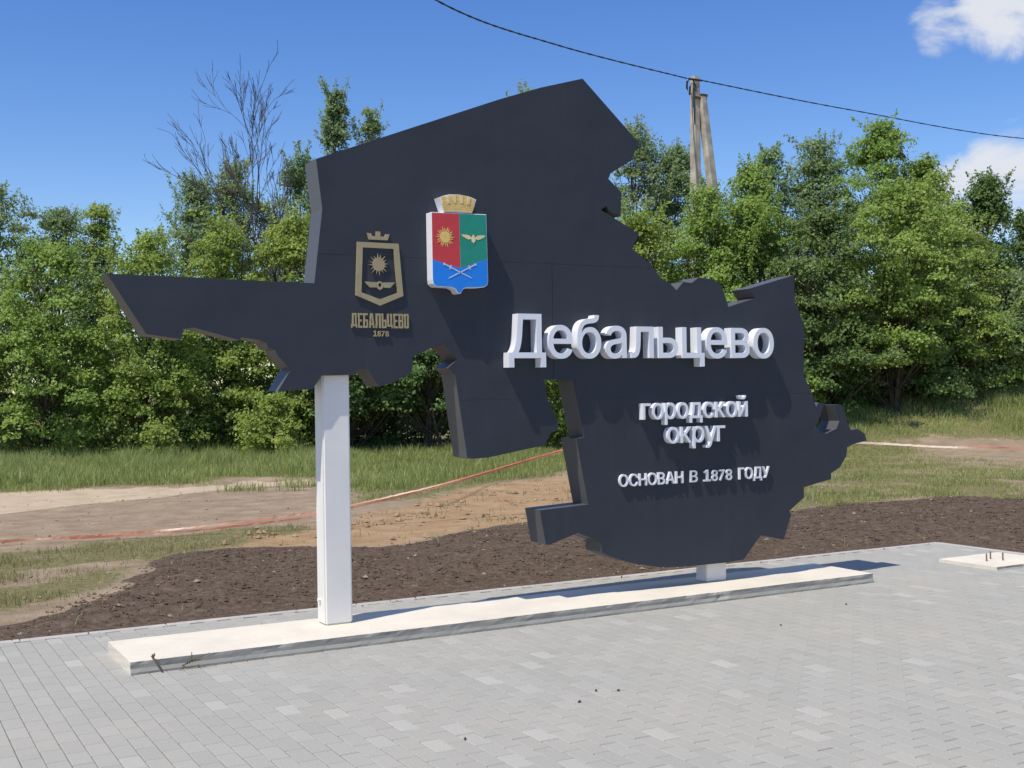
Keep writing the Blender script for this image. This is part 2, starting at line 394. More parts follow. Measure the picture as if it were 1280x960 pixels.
def axis(dense0, dense1, step, lo, hi):
    a = list(np.arange(dense0, dense1, step)); s = step; x = dense1
    while x < hi: a.append(x); s *= 1.35; x += s
    a.append(hi); s = step * 1.35; x = dense0 - s
    while x > lo: a.insert(0, x); s *= 1.35; x -= s
    a.insert(0, lo); return a
xs = sorted(set(axis(-5, 31, .13, -900, 1300) + [PAV_X1 - .02, PAV_X1 + .001])); ys = sorted(set(axis(8.6, 32, .13, -900, 1300) + [PAV_Y1 - .02, PAV_Y1 + .001]))
gx, gy = np.meshgrid(xs, ys); GX, GY = gx.ravel(), gy.ravel()
GZ = ground_z(GX, GY)
nx, ny = len(xs), len(ys)
idx = np.arange(nx * ny).reshape(ny, nx)
GF = np.stack([idx[:-1, :-1], idx[:-1, 1:], idx[1:, 1:], idx[1:, :-1]], -1).reshape(-1, 4)

def zone_weights(X, Y):
    j = .55 * (vn.fbm(X * 1.1, Y * 1.1, 4) - .47) * 2 + .22 * (vn.at(X * 6, Y * 6) - .5)
    w = lambda p, s: smooth((sdf(p, X, Y) + j) / s + .5)
    soil = smooth((sdf(SOIL, X, Y) + 1.0 * j) / .4 + .5); soil = np.where(np.minimum(Y - PAV_Y1, 1) < .35, np.maximum(soil, smooth(sdf(SOIL, X, Y) / .1 + .5)), soil); sand = w(SAND, .5); och = w(OCHRE, .8)
    grass = np.maximum.reduce([w(PATCH, .8) * .95 * smooth((vn.fbm(X * 1.7 + 40, Y * 1.7, 3) - .22) / .22), w(TALL, .6), w(MID, .8) * .95, w(RLOW, .9) * .85 * smooth((vn.fbm(X * 1.1 + 70, Y * 1.1, 3) - .22) / .2), w(RGRASS, .8)])
    far = smooth((0.483 * X + 0.8755 * Y - 33) / 2); grass = np.maximum(grass, far)
    grass = grass * (1 - soil) * (1 - sand)
    bare = w(RBARE, 1.0); grass = grass * (1 - .6 * bare)
    return soil, sand * (1 - soil), och * (1 - soil), grass

M_ground, t, o = newmat('mixed_ground')
_N = t.nodes.new; _L = t.links.new
b = _N('ShaderNodeBsdfPrincipled'); b.inputs['Roughness'].default_value = .95; b.inputs['Specular IOR Level'].default_value = .15
at = _N('ShaderNodeAttribute'); at.attribute_name = 'zone'; at2 = _N('ShaderNodeAttribute'); at2.attribute_name = 'green'
sp = _N('ShaderNodeSeparateColor'); _L(at.outputs['Color'], sp.inputs[0])
g = _N('ShaderNodeNewGeometry')
def noise(scale, det=6, rough=.6):
    n = _N('ShaderNodeTexNoise'); n.inputs['Scale'].default_value = scale; n.inputs['Detail'].default_value = det; n.inputs['Roughness'].default_value = rough
    _L(g.outputs['Position'], n.inputs['Vector']); return n.outputs['Fac']
def ramp(fac, *st):
    r = _N('ShaderNodeValToRGB'); e = r.color_ramp.elements
    e[0].position, e[0].color = st[0][0], (*st[0][1], 1); e[1].position, e[1].color = st[-1][0], (*st[-1][1], 1)
    for p, c in st[1:-1]: k = e.new(p); k.color = (*c, 1)
    _L(fac, r.inputs[0]); return r.outputs[0]
def mix(f, a, b_):
    m = _N('ShaderNodeMix'); m.data_type = 'RGBA'; _L(f, m.inputs[0]); _L(a, m.inputs[6]); _L(b_, m.inputs[7]); return m.outputs[2]
nf = noise(2.1, 10, .74); nm = noise(14, 7, .65); nsm = noise(45, 5, .6)
dirt = ramp(nf, (.26, (.185, .138, .095)), (.46, (.275, .210, .145)), (.56, (.32, .25, .175)), (.74, (.43, .35, .255)))
soilc = ramp(nm, (.28, (.066, .047, .034)), (.50, (.108, .079, .057)), (.62, (.145, .109, .081)), (.74, (.24, .19, .145)))
sandc = ramp(nf, (.3, (.38, .30, .205)), (.5, (.47, .38, .27)), (.7, (.54, .45, .335)))
ochc = ramp(nf, (.3, (.25, .155, .085)), (.5, (.35, .235, .132)), (.72, (.43, .32, .205)))
grc = ramp(nm, (.3, (.105, .105, .040)), (.52, (.18, .165, .075)), (.64, (.25, .21, .115)), (.78, (.34, .285, .175)))
ng = noise(9, 8, .7)
def ragged(fac, k=1.3, w=.16):
    a = _N('ShaderNodeMath'); a.operation = 'MULTIPLY_ADD'; a.inputs[1].default_value = k; a.inputs[2].default_value = -.5 * k; _L(ng, a.inputs[0])
    b2 = _N('ShaderNodeMath'); b2.operation = 'ADD'; _L(fac, b2.inputs[0]); _L(a.outputs[0], b2.inputs[1])
    r = _N('ShaderNodeMapRange'); r.interpolation_type = 'SMOOTHSTEP'; r.inputs['From Min'].default_value = .5 - w; r.inputs['From Max'].default_value = .5 + w; _L(b2.outputs[0], r.inputs['Value']); return r.outputs[0]
c = mix(ragged(sp.outputs[2]), dirt, ochc); c = mix(ragged(sp.outputs[1]), c, sandc); c = mix(ragged(at2.outputs['Fac'], 1.6, .28), c, grc); c = mix(ragged(sp.outputs[0], .9, .1), c, soilc)
_L(c, b.inputs['Base Color'])
bp = _N('ShaderNodeBump'); bp.inputs['Strength'].default_value = .8; bp.inputs['Distance'].default_value = .03
_L(nsm, bp.inputs['Height']); _L(bp.outputs[0], b.inputs['Normal']); _L(b.outputs[0], o.inputs[0])

ground = np_mesh('ground', np.stack([GX, GY, GZ], -1), GF, M_ground, smooth=True)
tag(ground, 'bare earth, dirt track and grass behind the paved square', None, kind='structure')
so, sa, oc, gr = zone_weights(GX, GY)
ca = ground.data.color_attributes.new('zone', 'FLOAT_COLOR', 'POINT')
ca.data.foreach_set('color', np.stack([so, sa, oc, np.ones_like(so)], -1).astype(np.float32).ravel())
ga = ground.data.attributes.new('green', 'FLOAT', 'POINT'); ga.data.foreach_set('value', gr.astype(np.float32))

# ------------------------------------------------------------------ paved square
pav = box_obj('pavement', PAV_X0, PAV_X1 - .08, PAV_Y0, PAV_Y1 - .08, -.13, -.010, M_bed)
tag(pav, 'square paved with light grey concrete blocks in running bond', None, kind='structure')
PW, PL, G = 0.1, 0.2, 0.004
def paver_unit():
    a, l, e = PW / 2 - G / 2 + .0006, PL / 2 - G / 2 - .0012, .004
    V = [(sx * a, sy * l, -.05) for sx, sy in ((-1, -1), (1, -1), (1, 1), (-1, 1))] + \
        [(sx * a, sy * l, -e) for sx, sy in ((-1, -1), (1, -1), (1, 1), (-1, 1))] + \
        [(sx * (a - e), sy * (l - e), 0) for sx, sy in ((-1, -1), (1, -1), (1, 1), (-1, 1))]
    F = [(4 * r + i, 4 * r + (i + 1) % 4, 4 * r + 4 + (i + 1) % 4, 4 * r + 4 + i) for r in (0, 1) for i in range(4)] + [(8, 9, 10, 11)]
    return np.array(V), np.array(F)
UV_, UF_ = paver_unit()
pm = bpy.data.meshes.new('paver'); pm.from_pydata(UV_.tolist(), [], UF_.tolist()); pm.materials.append(M_paver); pm.update()
cells = []
i0 = int(math.floor((PAV_X0 - .058) / PW)); rng = np.random.default_rng(11)
i = 0; x = 0.058 + PW / 2
xcols = [0.058 + PW * (k + .5) for k in range(-50, 99)]
for k, x in enumerate(xcols):
    if x - PW / 2 < PAV_X0 or x + PW / 2 > PAV_X1 - .075: continue
    y = PAV_Y0 + (0.0 if k % 2 else PL / 2) + PL / 2 + .047
    while y + PL / 2 < PAV_Y1 - .078:
        cells.append((x, y, 1.0)); y += PL
    lo_ = y - PL / 2; hi_ = PAV_Y1 - .078
    if hi_ - lo_ > .025: cells.append((x, (lo_ + hi_) / 2, (hi_ - lo_) / PL))
cells = np.array(cells)
dist = np.hypot(cells[:, 0], cells[:, 1]); az = np.degrees(np.arctan2(cells[:, 0], cells[:, 1])) - 28.9
near = np.argsort(np.where((np.abs(az) < 22.8) & (dist > 5.15) & (cells[:, 2] > .99), dist, 1e9))[:300]
nearset = set(near.tolist())
jit = rng.normal(0, 1, (len(cells), 6)); jit = np.clip(jit, -1.8, 1.8)
for q in near:
    p = bpy.data.objects.new('paver', pm); link(p, pav)
    p.location = (cells[q, 0] + jit[q, 0] * .0005, cells[q, 1] + jit[q, 1] * .0007, jit[q, 2] * .0005)
    p.rotation_euler = (jit[q, 3] * .0016, jit[q, 4] * .002, jit[q, 5] * .004)
rest = np.array([q for q in range(len(cells)) if q not in nearset])
ux = np.repeat(UV_[None], len(rest), 0); ux[:, :, 1] *= cells[rest, 2][:, None]; ux += np.concatenate([cells[rest, :2], np.zeros((len(rest), 1))], 1)[:, None, :]
ux[:, :, 2] += jit[rest, 2][:, None] * .0005 + (UV_[None, :, 0] * jit[rest, 4][:, None] * -.002) + (UV_[None, :, 1] * jit[rest, 3][:, None] * .0016)
fx = UF_[None] + (np.arange(len(rest)) * 12)[:, None, None]
pf = np_mesh('paver_field', ux.reshape(-1, 3), fx.reshape(-1, 4), M_paver_f, pav, np.repeat(rng.random(len(rest)), len(UF_)))
pf['kind'] = 'stuff'
# flush kerb stones along the far and the right edge
kb = empty('kerb', (PAV_X1, PAV_Y1, 0)); tag(kb, 'pale flush kerb along the edge of the paved square', None, kind='structure')
x = PAV_X0
while x < PAV_X1 - .01:
    x2 = min(x + 1.0, PAV_X1)
    box_obj('kerb_stone', x + .003, x2 - .003, PAV_Y1 - .075, PAV_Y1, -.15, .004 + random.uniform(-.002, .002), M_kerb, kb, (PAV_X1, PAV_Y1, 0), .005, 1); x = x2
y = PAV_Y1 - .08
while y > PAV_Y0:
    y2 = max(y - 1.0, PAV_Y0)
    box_obj('kerb_stone', PAV_X1 - .072, PAV_X1, y2 + .003, y - .003, -.15, .004 + random.uniform(-.002, .002), M_kerb, kb, (PAV_X1, PAV_Y1, 0), .005, 1); y = y2

# ------------------------------------------------------------------ concrete plinth under the sign
def rough_slab(name, x0, x1, y0, y1, z0, z1, label, cat, seed, amp=.006, chips=()):
    bm = bmesh.new()
    nxs = max(4, int((x1 - x0) / .045)); nys = max(4, int((y1 - y0) / .06))
    r = random.Random(seed)
    def grid(fn, a, bb, na, nb):
        vs = [[bm.verts.new(fn(a_ / na, b_ / nb)) for a_ in range(na + 1)] for b_ in range(nb + 1)]
        for b_ in range(nb):
            for a_ in range(na): bm.faces.new((vs[b_][a_], vs[b_][a_ + 1], vs[b_ + 1][a_ + 1], vs[b_ + 1][a_]))
    lx = lambda s: x0 + s * (x1 - x0); ly = lambda s: y0 + s * (y1 - y0); lz = lambda s: z0 + s * (z1 - z0)
    grid(lambda s, u: (lx(s), ly(u), z1), 0, 0, nxs, nys)
    grid(lambda s, u: (lx(s), y0, lz(u)), 0, 0, nxs, 4)
    grid(lambda s, u: (lx(1 - s), y1, lz(u)), 0, 0, nxs, 4)
    grid(lambda s, u: (x0, ly(1 - s), lz(u)), 0, 0, nys, 4)
    grid(lambda s, u: (x1, ly(s), lz(u)), 0, 0, nys, 4)
    bmesh.ops.remove_doubles(bm, verts=bm.verts, dist=.0005)
    off = Vector(((x0 + x1) / 2, (y0 + y1) / 2, z0))
    for v in bm.verts:
        c = v.co.copy(); hx = np.array([c.x]); hy = np.array([c.y])
        e = float(vn.fbm(hx * 9 + seed, hy * 9 + c.z * 60, 3)[0] - .45)
        big = float(vn.fbm(hx * 2.1 + seed, hy * 2.1, 2)[0] - .38)
        if c.z > z1 - .001: v.co.z += big * amp * 1.2 + e * amp * .6
        if c.y < y0 + .001:
            v.co.y += e * amp * 1.6 - (.009 if c.z < z0 + (z1 - z0) * .45 else 0)
            if c.z > z1 - .001:                       # broken, uneven upper arris
                v.co.z -= max(0, e) * .022; v.co.y += max(0, e) * .03
        if c.x < x0 + .001: v.co.x += e * amp
        for cx_, w_, dz in chips:
            if abs(c.x - cx_) < w_ and c.y < y0 + .02 and c.z > z0 + (z1 - z0) * .4:
                k = 1 - abs(c.x - cx_) / w_; v.co.z -= dz * k; v.co.y += .03 * k
        v.co -= off
    me = bpy.data.meshes.new(name); bm.to_mesh(me); bm.free(); me.materials.append(M_conc)
    ob = bpy.data.objects.new(name, me); ob.location = off; link(ob); tag(ob, label, cat); return ob
TOP = 0.078
rough_slab('concrete_plinth', 1.445, 7.56, 7.42, 8.13, -.008, TOP, 'long low cream concrete plinth under the dark town sign', 'plinth', 5,
           chips=((5.95, .05, .004),))
pad = rough_slab('foundation_pad', 8.93, 9.75, 7.28, 7.93, -.008, .03, 'pale square concrete pad with upright anchor bolts beside the soil', 'concrete pad', 12, .005)
for bx, by in ((9.16, 7.58), (9.31, 7.66), (9.32, 7.53)):
    gg = Geo(); gg.tube([(bx, by, .0), (bx, by, .10)], .0075, 8); gg.tube([(bx, by, .0998), (bx, by, .10)], [.0075, .0004], 8)
    gg.obj('anchor_bolt', M_bolt, pad, off=pad.location)

# ------------------------------------------------------------------ the sign
S0 = (4.5, 7.9, TOP)
sign = empty('town_sign', S0)
tag(sign, 'large dark graphite map-shaped town sign with white raised lettering on two white posts', 'sign')
YF, YB = 7.78, 8.01
OUT = [(1.407, 2.447), (1.644, 2.069), (1.865, 2.039), (1.876, 2.103), (1.943, 2.115), (2.247, 2.035), (2.256, 2.055), (2.372, 2.037), (2.426, 2.018), (2.44, 1.983), (2.486, 1.973), (2.5, 1.935), (2.57, 1.863), (2.594, 1.842), (2.5, 1.694), (2.745, 1.705), (2.809, 1.797), (3.054, 1.8), (3.075, 1.842), (3.146, 1.843), (3.23, 1.718), (3.344, 1.748), (3.403, 1.775), (3.484, 1.817), (3.492, 1.925), (3.627, 1.982), (3.675, 2.003), (3.743, 2.012), (3.845, 1.904), (3.766, 1.845), (3.793, 1.827), (3.825, 1.798), (3.868, 1.496), (3.906, 1.245), (3.911, 1.192), (3.95, 1.182), (4.082, 1.185), (4.567, 1.259), (4.621, 1.348), (4.685, 1.367), (4.686, 1.43), (4.601, 1.599), (4.569, 1.753), (4.824, 1.755), (4.924, 1.306), (4.848, 1.299), (4.948, 0.79), (4.516, 0.772), (4.564, 0.512), (4.588, 0.505), (4.849, 0.579), (5.062, 0.49), (5.061, 0.413), (5.149, 0.371), (5.343, 0.306), (5.626, 0.247), (5.855, 0.235), (6.255, 0.233), (6.461, 0.242), (6.649, 0.431), (6.9, 0.376), (6.984, 0.578), (6.969, 0.616), (7.133, 0.718), (7.135, 0.807), (7.449, 0.862), (7.45, 0.912), (7.554, 0.96), (7.632, 1.055), (7.643, 1.131), (7.72, 1.157), (7.879, 1.18), (7.856, 1.244), (7.771, 1.289), (7.691, 1.28), (7.637, 1.38), (7.604, 1.49), (7.567, 1.508), (7.508, 1.506), (7.56, 1.365), (7.524, 1.298), (7.4, 1.258), (7.285, 1.273), (7.272, 1.298), (7.316, 1.383), (7.385, 1.517), (7.32, 1.531), (7.29, 1.491), (7.27, 1.532), (7.253, 1.604), (7.157, 1.76), (7.155, 1.936), (7.174, 2.131), (7.141, 2.258), (7.067, 2.397), (7.065, 2.624), (6.569, 2.494), (6.632, 2.417), (6.347, 2.337), (6.285, 2.502), (6.18, 2.561), (6.048, 2.572), (5.971, 2.524), (5.89, 2.531), (5.82, 2.461), (5.751, 2.516), (5.658, 2.561), (5.574, 2.657), (5.392, 2.776), (5.463, 2.893), (5.286, 2.982), (5.105, 3.066), (5.157, 3.1), (5.186, 3.057), (5.291, 3.026), (5.299, 3.215), (5.181, 3.313), (5.203, 3.359), (5.396, 3.47), (5.474, 3.62), (4.957, 4.07), (4.582, 3.96), (4.23, 3.836), (2.793, 3.278), (2.833, 2.94), (2.768, 2.427)]
core = prism('panel', OUT, YF + .0045, YB, M_core, sign, S0)
# the face is clad in composite sheets that meet in hairline joints
def sheet(planes):
    bm = bmesh.new()
    tris = tessellate_polygon([[Vector((p[0], p[1], 0)) for p in OUT]])
    vs = [bm.verts.new((p[0], YF, p[1])) for p in OUT]
    for t_ in tris: bm.faces.new([vs[i] for i in t_])
    for co, no in planes:
        bmesh.ops.bisect_plane(bm, geom=bm.verts[:] + bm.edges[:] + bm.faces[:], plane_co=co, plane_no=no, clear_outer=True, dist=1e-5)
    bmesh.ops.recalc_face_normals(bm, faces=bm.faces)
    for f in bm.faces:
        if f.normal.y > 0: f.normal_flip()
    r = bmesh.ops.extrude_face_region(bm, geom=bm.faces[:])
    for v in r['geom']:
        if isinstance(v, bmesh.types.BMVert): v.co.y += .004
    bmesh.ops.recalc_face_normals(bm, faces=bm.faces)
    bmesh.ops.translate(bm, verts=bm.verts, vec=-Vector(S0))
    me = bpy.data.meshes.new('face_sheet'); bm.to_mesh(me); bm.free(); me.materials.append(M_panel)
    link(bpy.data.objects.new('face_sheet', me), sign)
g2 = .0018
Z1, Z2, XV = 1.61, 2.63, 4.655
up = lambda z: ((0, 0, z - g2), (0, 0, 1)); dn = lambda z: ((0, 0, z + g2), (0, 0, -1))
sheet([up(Z1)]); sheet([dn(Z1), up(Z2), ((XV - g2, 0, 0), (1, 0, 0))]); sheet([dn(Z1), up(Z2), ((XV + g2, 0, 0), (-1, 0, 0))]); sheet([dn(Z2)])

post1 = box_obj('post', 2.83, 3.03, 7.83, 7.995, TOP, 1.95, M_post, sign, S0, .012, 3)
box_obj('post', 6.13, 6.335, 7.85, 7.995, TOP, .40, M_post, sign, S0, .006, 2)
gg = Geo(); gg.tube([(2.831, 7.93, .245), (2.81, 7.93, .245)], .012, 8); gg.tube([(2.8105, 7.93, .245), (2.81, 7.93, .245)], [.012, .001], 8)
gg.obj('plug', M_post, post1, S0)

# lettering: glyph outlines of the built-in sans face, extruded
def glyph(ch, bold):
    """one character filled by the non-zero rule: points, triangles, outline edges"""
    cu = bpy.data.curves.new('glyph', 'FONT'); cu.body = ch; cu.size = 1.0
    ob = bpy.data.objects.new('glyph', cu); col.objects.link(ob)
    bpy.context.view_layer.update(); dg = bpy.context.evaluated_depsgraph_get()
    cv = ob.evaluated_get(dg).to_curve(dg); loops = []
    for sp in cv.splines:
        bp = sp.bezier_points; n = len(bp); pts = []
        for i in range(n):
            p, q = bp[i], bp[(i + 1) % n]
            c = np.array([p.co[:2], p.handle_right[:2], q.handle_left[:2], q.co[:2]])
            straight = np.abs(np.cross(c[3] - c[0], c[1] - c[0])) + np.abs(np.cross(c[3] - c[0], c[2] - c[0])) < 1e-5
            for t in (np.linspace(0, 1, 2 if straight else 7)[:-1]):
                w = np.array([(1 - t) ** 3, 3 * t * (1 - t) ** 2, 3 * t * t * (1 - t), t ** 3]); pts.append(w @ c)
        P = np.array(pts); keep = np.linalg.norm(P - np.roll(P, 1, 0), axis=1) > 1e-5; loops.append(P[keep])
    if ch == '1': loops = [np.array([(0, 0), (.47, 0), (.47, .105), (.305, .105), (.305, .727), (.20, .727), (0, .605), (.05, .52), (.175, .595), (.175, .105), (0, .105)])]
    ob.to_curve_clear() if hasattr(ob, 'to_curve_clear') else None
    bpy.data.objects.remove(ob); bpy.data.curves.remove(cu)
    area = lambda P: .5 * np.sum(P[:, 0] * np.roll(P[:, 1], -1) - np.roll(P[:, 0], -1) * P[:, 1])
    sg = np.sign(area(max(loops, key=lambda P: abs(area(P)))))
    if sg < 0: loops = [P[::-1] for P in loops]
    def fat(P):
        e = np.roll(P, -1, 0) - P; e /= np.linalg.norm(e, axis=1)[:, None] + 1e-12; n = np.stack([e[:, 1], -e[:, 0]], -1)
        m = n + np.roll(n, 1, 0); k = np.maximum((m * m).sum(1) / 2, .35)
        return P + bold * m / k[:, None]
    loops = [fat(P) for P in loops]
    vs, es = [], []
    for P in loops:
        k = len(vs); vs += [Vector(p) for p in P]; es += [(k + i, k + (i + 1) % len(P)) for i in range(len(P))]
    ov, oe, of, *_ = delaunay_2d_cdt(vs, es, [], 0, 1e-6)
    def wind(p):
        w = 0
        for P in loops:
            Q = np.roll(P, -1, 0); cr = (Q[:, 0] - P[:, 0]) * (p[1] - P[:, 1]) - (p[0] - P[:, 0]) * (Q[:, 1] - P[:, 1])
            w += int(((P[:, 1] <= p[1]) & (Q[:, 1] > p[1]) & (cr > 0)).sum()) - int(((P[:, 1] > p[1]) & (Q[:, 1] <= p[1]) & (cr < 0)).sum())
        return w
    V = np.array([v[:] for v in ov]); T = []
    for f in of:
        p, q, r = V[f[0]], V[f[1]], V[f[2]]; ar = (q[0] - p[0]) * (r[1] - p[1]) - (r[0] - p[0]) * (q[1] - p[1])
        if abs(ar) > 1e-9 and wind((p + q + r) / 3) != 0: T.append(tuple(f) if ar > 0 else tuple(reversed(f)))
    ed = {(t[i], t[(i + 1) % 3]) for t in T for i in range(3)}
    return V, T, [(i, j) for i, j in ed if (j, i) not in ed]
REF = {}
def ref_heights(bold):
    if bold not in REF:
        REF[bold] = (glyph('Н', bold)[0][:, 1].max(), glyph('н', bold)[0][:, 1].max())
    return REF[bold]
def inscribe(text, x0, x1, base, height, y0, y1, mat, bold=.0, gap=.16, kind='x', label=None, parent=None, name='letter', tight=None):
    hc, hx = ref_heights(bold); sz = height / (hx if kind == 'x' else hc)
    gl = [glyph(c, bold) for c in text]
    ext = [(g[0][:, 0].min(), g[0][:, 0].max()) for g in gl]; ws = [b_ - a_ for a_, b_ in ext]
    gaps = [gap * ((tight or {}).get(text[i:i + 2], 1.0)) for i in range(len(text) - 1)]
    sx = (x1 - x0) / (sum(ws) + sum(gaps)); x = x0
    for i, g_ in enumerate(gl):
        P, T, E_ = g_; n = len(P); X_ = (P[:, 0] - ext[i][0]) * sx + x; Z_ = P[:, 1] * sz + base
        W = np.concatenate([np.stack([X_, np.full(n, y0), Z_], -1), np.stack([X_, np.full(n, y1), Z_], -1)])
        F = list(T) + [tuple(k + n for k in reversed(t_)) for t_ in T] + [(a_, a_ + n, b_ + n, b_) for a_, b_ in E_]
        ob = mesh_obj(name, W, F, mat, parent or sign, off=S0)
        if label: ob['label'] = label % text[i]
        x += ws[i] * sx + (gaps[i] * sx if i < len(gaps) else 0)
inscribe('Дебальцево', 4.223, 6.748, 1.916, .243, 7.69, 7.7785, M_white, bold=.006, gap=.098, tight={'Де': .55, 'ль': 1.1, 'це': .5})
inscribe('городской', 5.431, 6.485, 1.431, .126, 7.722, 7.7785, M_white, bold=.006, gap=.07)
inscribe('округ', 5.664, 6.245, 1.236, .127, 7.722, 7.7785, M_white, bold=.006, gap=.07, tight={'уг': .4, 'ру': .6})
for w, a, bx in (('ОСНОВАН', 5.223, 5.842), ('В', 5.913, 5.985), ('1878', 6.05, 6.339), ('ГОДУ', 6.414, 6.739)):
    inscribe(w, a, bx, .912, .094, 7.758, 7.7785, M_white if w in ('ОСНОВАН', 'ГОДУ') else M_silver, bold=.011 if w in ('ОСНОВАН', 'ГОДУ') else .004, gap=.085, kind='c')
BLOCK = {   # condensed block capitals: outline, holes, width
    'Д': ([(0, 0), (.2, 0), (.2, .1), (.8, .1), (.8, 0), (1, 0), (1, .24), (.9, .24), (.9, 1), (.2, 1), (.12, .24), (0, .24)], [[(.38, .24), (.62, .24), (.62, .86), (.44, .86)]], 1.15),
    'Е': ([(0, 0), (1, 0), (1, .14), (.36, .14), (.36, .43), (.85, .43), (.85, .57), (.36, .57), (.36, .86), (1, .86), (1, 1), (0, 1)], [], .85),
    'Б': ([(0, 0), (.9, 0), (1, .06), (1, .52), (.9, .58), (.34, .58), (.34, .86), (.92, .86), (.92, 1), (0, 1)], [[(.34, .13), (.68, .13), (.68, .45), (.34, .45)]], .95),
    'А': ([(0, 0), (.3, 0), (.35, .2), (.65, .2), (.7, 0), (1, 0), (.7, 1), (.3, 1)], [[(.39, .33), (.61, .33), (.52, .78), (.48, .78)]], 1.1),
    'Л': ([(0, 0), (.25, 0), (.38, .2), (.4, .86), (.66, .86), (.66, 0), (1, 0), (1, 1), (.12, 1), (.1, .3), (0, .14)], [], 1.1),
    'Ь': ([(0, 0), (.9, 0), (1, .06), (1, .52), (.9, .58), (.34, .58), (.34, 1), (0, 1)], [[(.34, .13), (.68, .13), (.68, .45), (.34, .45)]], .95),
    'Ц': ([(0, .1), (.75, .1), (.75, 0), (1, 0), (1, .24), (.88, .24), (.88, 1), (.58, 1), (.58, .24), (.3, .24), (.3, 1), (0, 1)], [], 1.1),
    'В': ([(0, 0), (.88, 0), (1, .07), (1, .44), (.92, .51), (1, .58), (1, .93), (.88, 1), (0, 1)], [[(.34, .13), (.68, .13), (.68, .44), (.34, .44)], [(.34, .57), (.68, .57), (.68, .87), (.34, .87)]], .95),
    'О': ([(.14, 0), (.86, 0), (1, .07), (1, .93), (.86, 1), (.14, 1), (0, .93), (0, .07)], [[(.36, .13), (.64, .13), (.64, .87), (.36, .87)]], .95)}
word = 'ДЕБАЛЬЦЕВО'; unit = .432 / (sum(BLOCK[c][2] for c in word) + .20 * (len(word) - 1)); x = 3.028
for c in word:
    po, ho, w = BLOCK[c]; f_ = lambda P: [(x + p[0] * w * unit, 2.126 + p[1] * .102) for p in P]
    prism('letter', f_(po), 7.768, 7.7785, M_gold, sign, S0, holes=[f_(h) for h in ho]); x += (w + .20) * unit
inscribe('1878', 3.19, 3.306, 2.068, .040, 7.768, 7.7785, M_gold, bold=.012, gap=.09, kind='c')

# gold outlined emblem
def star(cx, cz, r0, r1, n, ph=0.0, wob=.0):
    pts = []
    for k in range(n):
        a = 2 * math.pi * k / n + ph; s = math.pi / n
        rr = r1 if k % 2 == 0 else r1 * (1 - wob)
        pts += [(cx + r0 * math.cos(a - s), cz + r0 * math.sin(a - s)), (cx + r0 * math.cos(a - s * .45), cz + r0 * math.sin(a - s * .45)),
                (cx + rr * math.cos(a + (.06 if k % 2 else -.03)), cz + rr * math.sin(a + (.06 if k % 2 else -.03))), (cx + r0 * math.cos(a + s * .45), cz + r0 * math.sin(a + s * .45))]
    return pts
def mirror(p, cx): return [(2 * cx - x, z) for x, z in reversed(p)]
emb = prism('emblem_frame', [(3.061, 2.352), (3.243, 2.283), (3.42, 2.355), (3.39, 2.723), (3.079, 2.723)], 7.766, 7.7785, M_gold, sign, S0,
            holes=[[(3.119, 2.686), (3.351, 2.685), (3.377, 2.376), (3.243, 2.327), (3.104, 2.373)]])
prism('emblem_crown', [(3.166, 2.743), (3.307, 2.743), (3.322, 2.786), (3.294, 2.786), (3.281, 2.766), (3.252, 2.769), (3.252, 2.802), (3.22, 2.802), (3.22, 2.769), (3.193, 2.766), (3.182, 2.786), (3.152, 2.788)], 7.766, 7.7785, M_gold, sign, S0)
prism('emblem_sun', star(3.237, 2.572, .046, .079, 16, .1, .12), 7.768, 7.7785, M_gold, sign, S0)
wing = [(3.129, 2.449), (3.167, 2.409), (3.220, 2.410), (3.218, 2.446)]
gg = Geo(); gg.prism(wing, 7.768, 7.7785); gg.prism(mirror(wing, 3.244), 7.768, 7.7785)
ring = [(3.243 + .024 * math.cos(a), 2.424 + .030 * math.sin(a)) for a in np.linspace(0, 2 * math.pi, 16, endpoint=False)]
hole = [(3.243 + .012 * math.cos(a), 2.428 + .014 * math.sin(a)) for a in np.linspace(0, 2 * math.pi, 12, endpoint=False)]
gg.prism(ring, 7.7665, 7.7785, holes=[hole]); gg.obj('emblem_wings', M_gold, sign, S0)

# coloured coat of arms on a thick white board
YC = 7.69
SH = [(3.612, 2.470), (3.617, 2.440), (3.640, 2.421), (3.762, 2.418), (3.794, 2.405), (3.812, 2.376), (3.836, 2.376), (3.852, 2.406), (3.880, 2.419), (3.985, 2.422), (4.030, 2.428), (4.054, 2.446), (4.060, 2.475), (4.053, 2.958), (3.611, 2.950)]
crest = prism('coat_of_arms', SH, YC, 7.7785, M_white, sign, S0); bevel_obj(crest, .002)
crest['label'] = 'red, green and blue shield on a thick white board'
SH2 = [(3.617, 2.470), (3.622, 2.444), (3.642, 2.426), (3.765, 2.423), (3.797, 2.410), (3.814, 2.382), (3.834, 2.382), (3.849, 2.410), (3.878, 2.424), (3.985, 2.427), (4.027, 2.433), (4.049, 2.449), (4.055, 2.475), (4.048, 2.953), (3.616, 2.945)]
yb = YC + .0005
prism('blue_field', SH2[:13] + [(4.053, 2.632), (3.836, 2.556), (3.6165, 2.612)], YC - .002, yb, M_blue, crest, S0)
prism('red_field', [(3.6165, 2.6135), (3.8345, 2.558), (3.8295, 2.949), (3.616, 2.945)], YC - .002, yb, M_red, crest, S0)
prism('green_field', [(3.8375, 2.5585), (4.053, 2.6335), (4.048, 2.953), (3.832, 2.949)], YC - .002, yb, M_green, crest, S0)
disc = [(3.716 + .042 * math.cos(a), 2.777 + .042 * math.sin(a)) for a in np.linspace(0, 2 * math.pi, 32, endpoint=False)]
gg = Geo(); gg.prism(disc, YC - .0045, YC - .001)
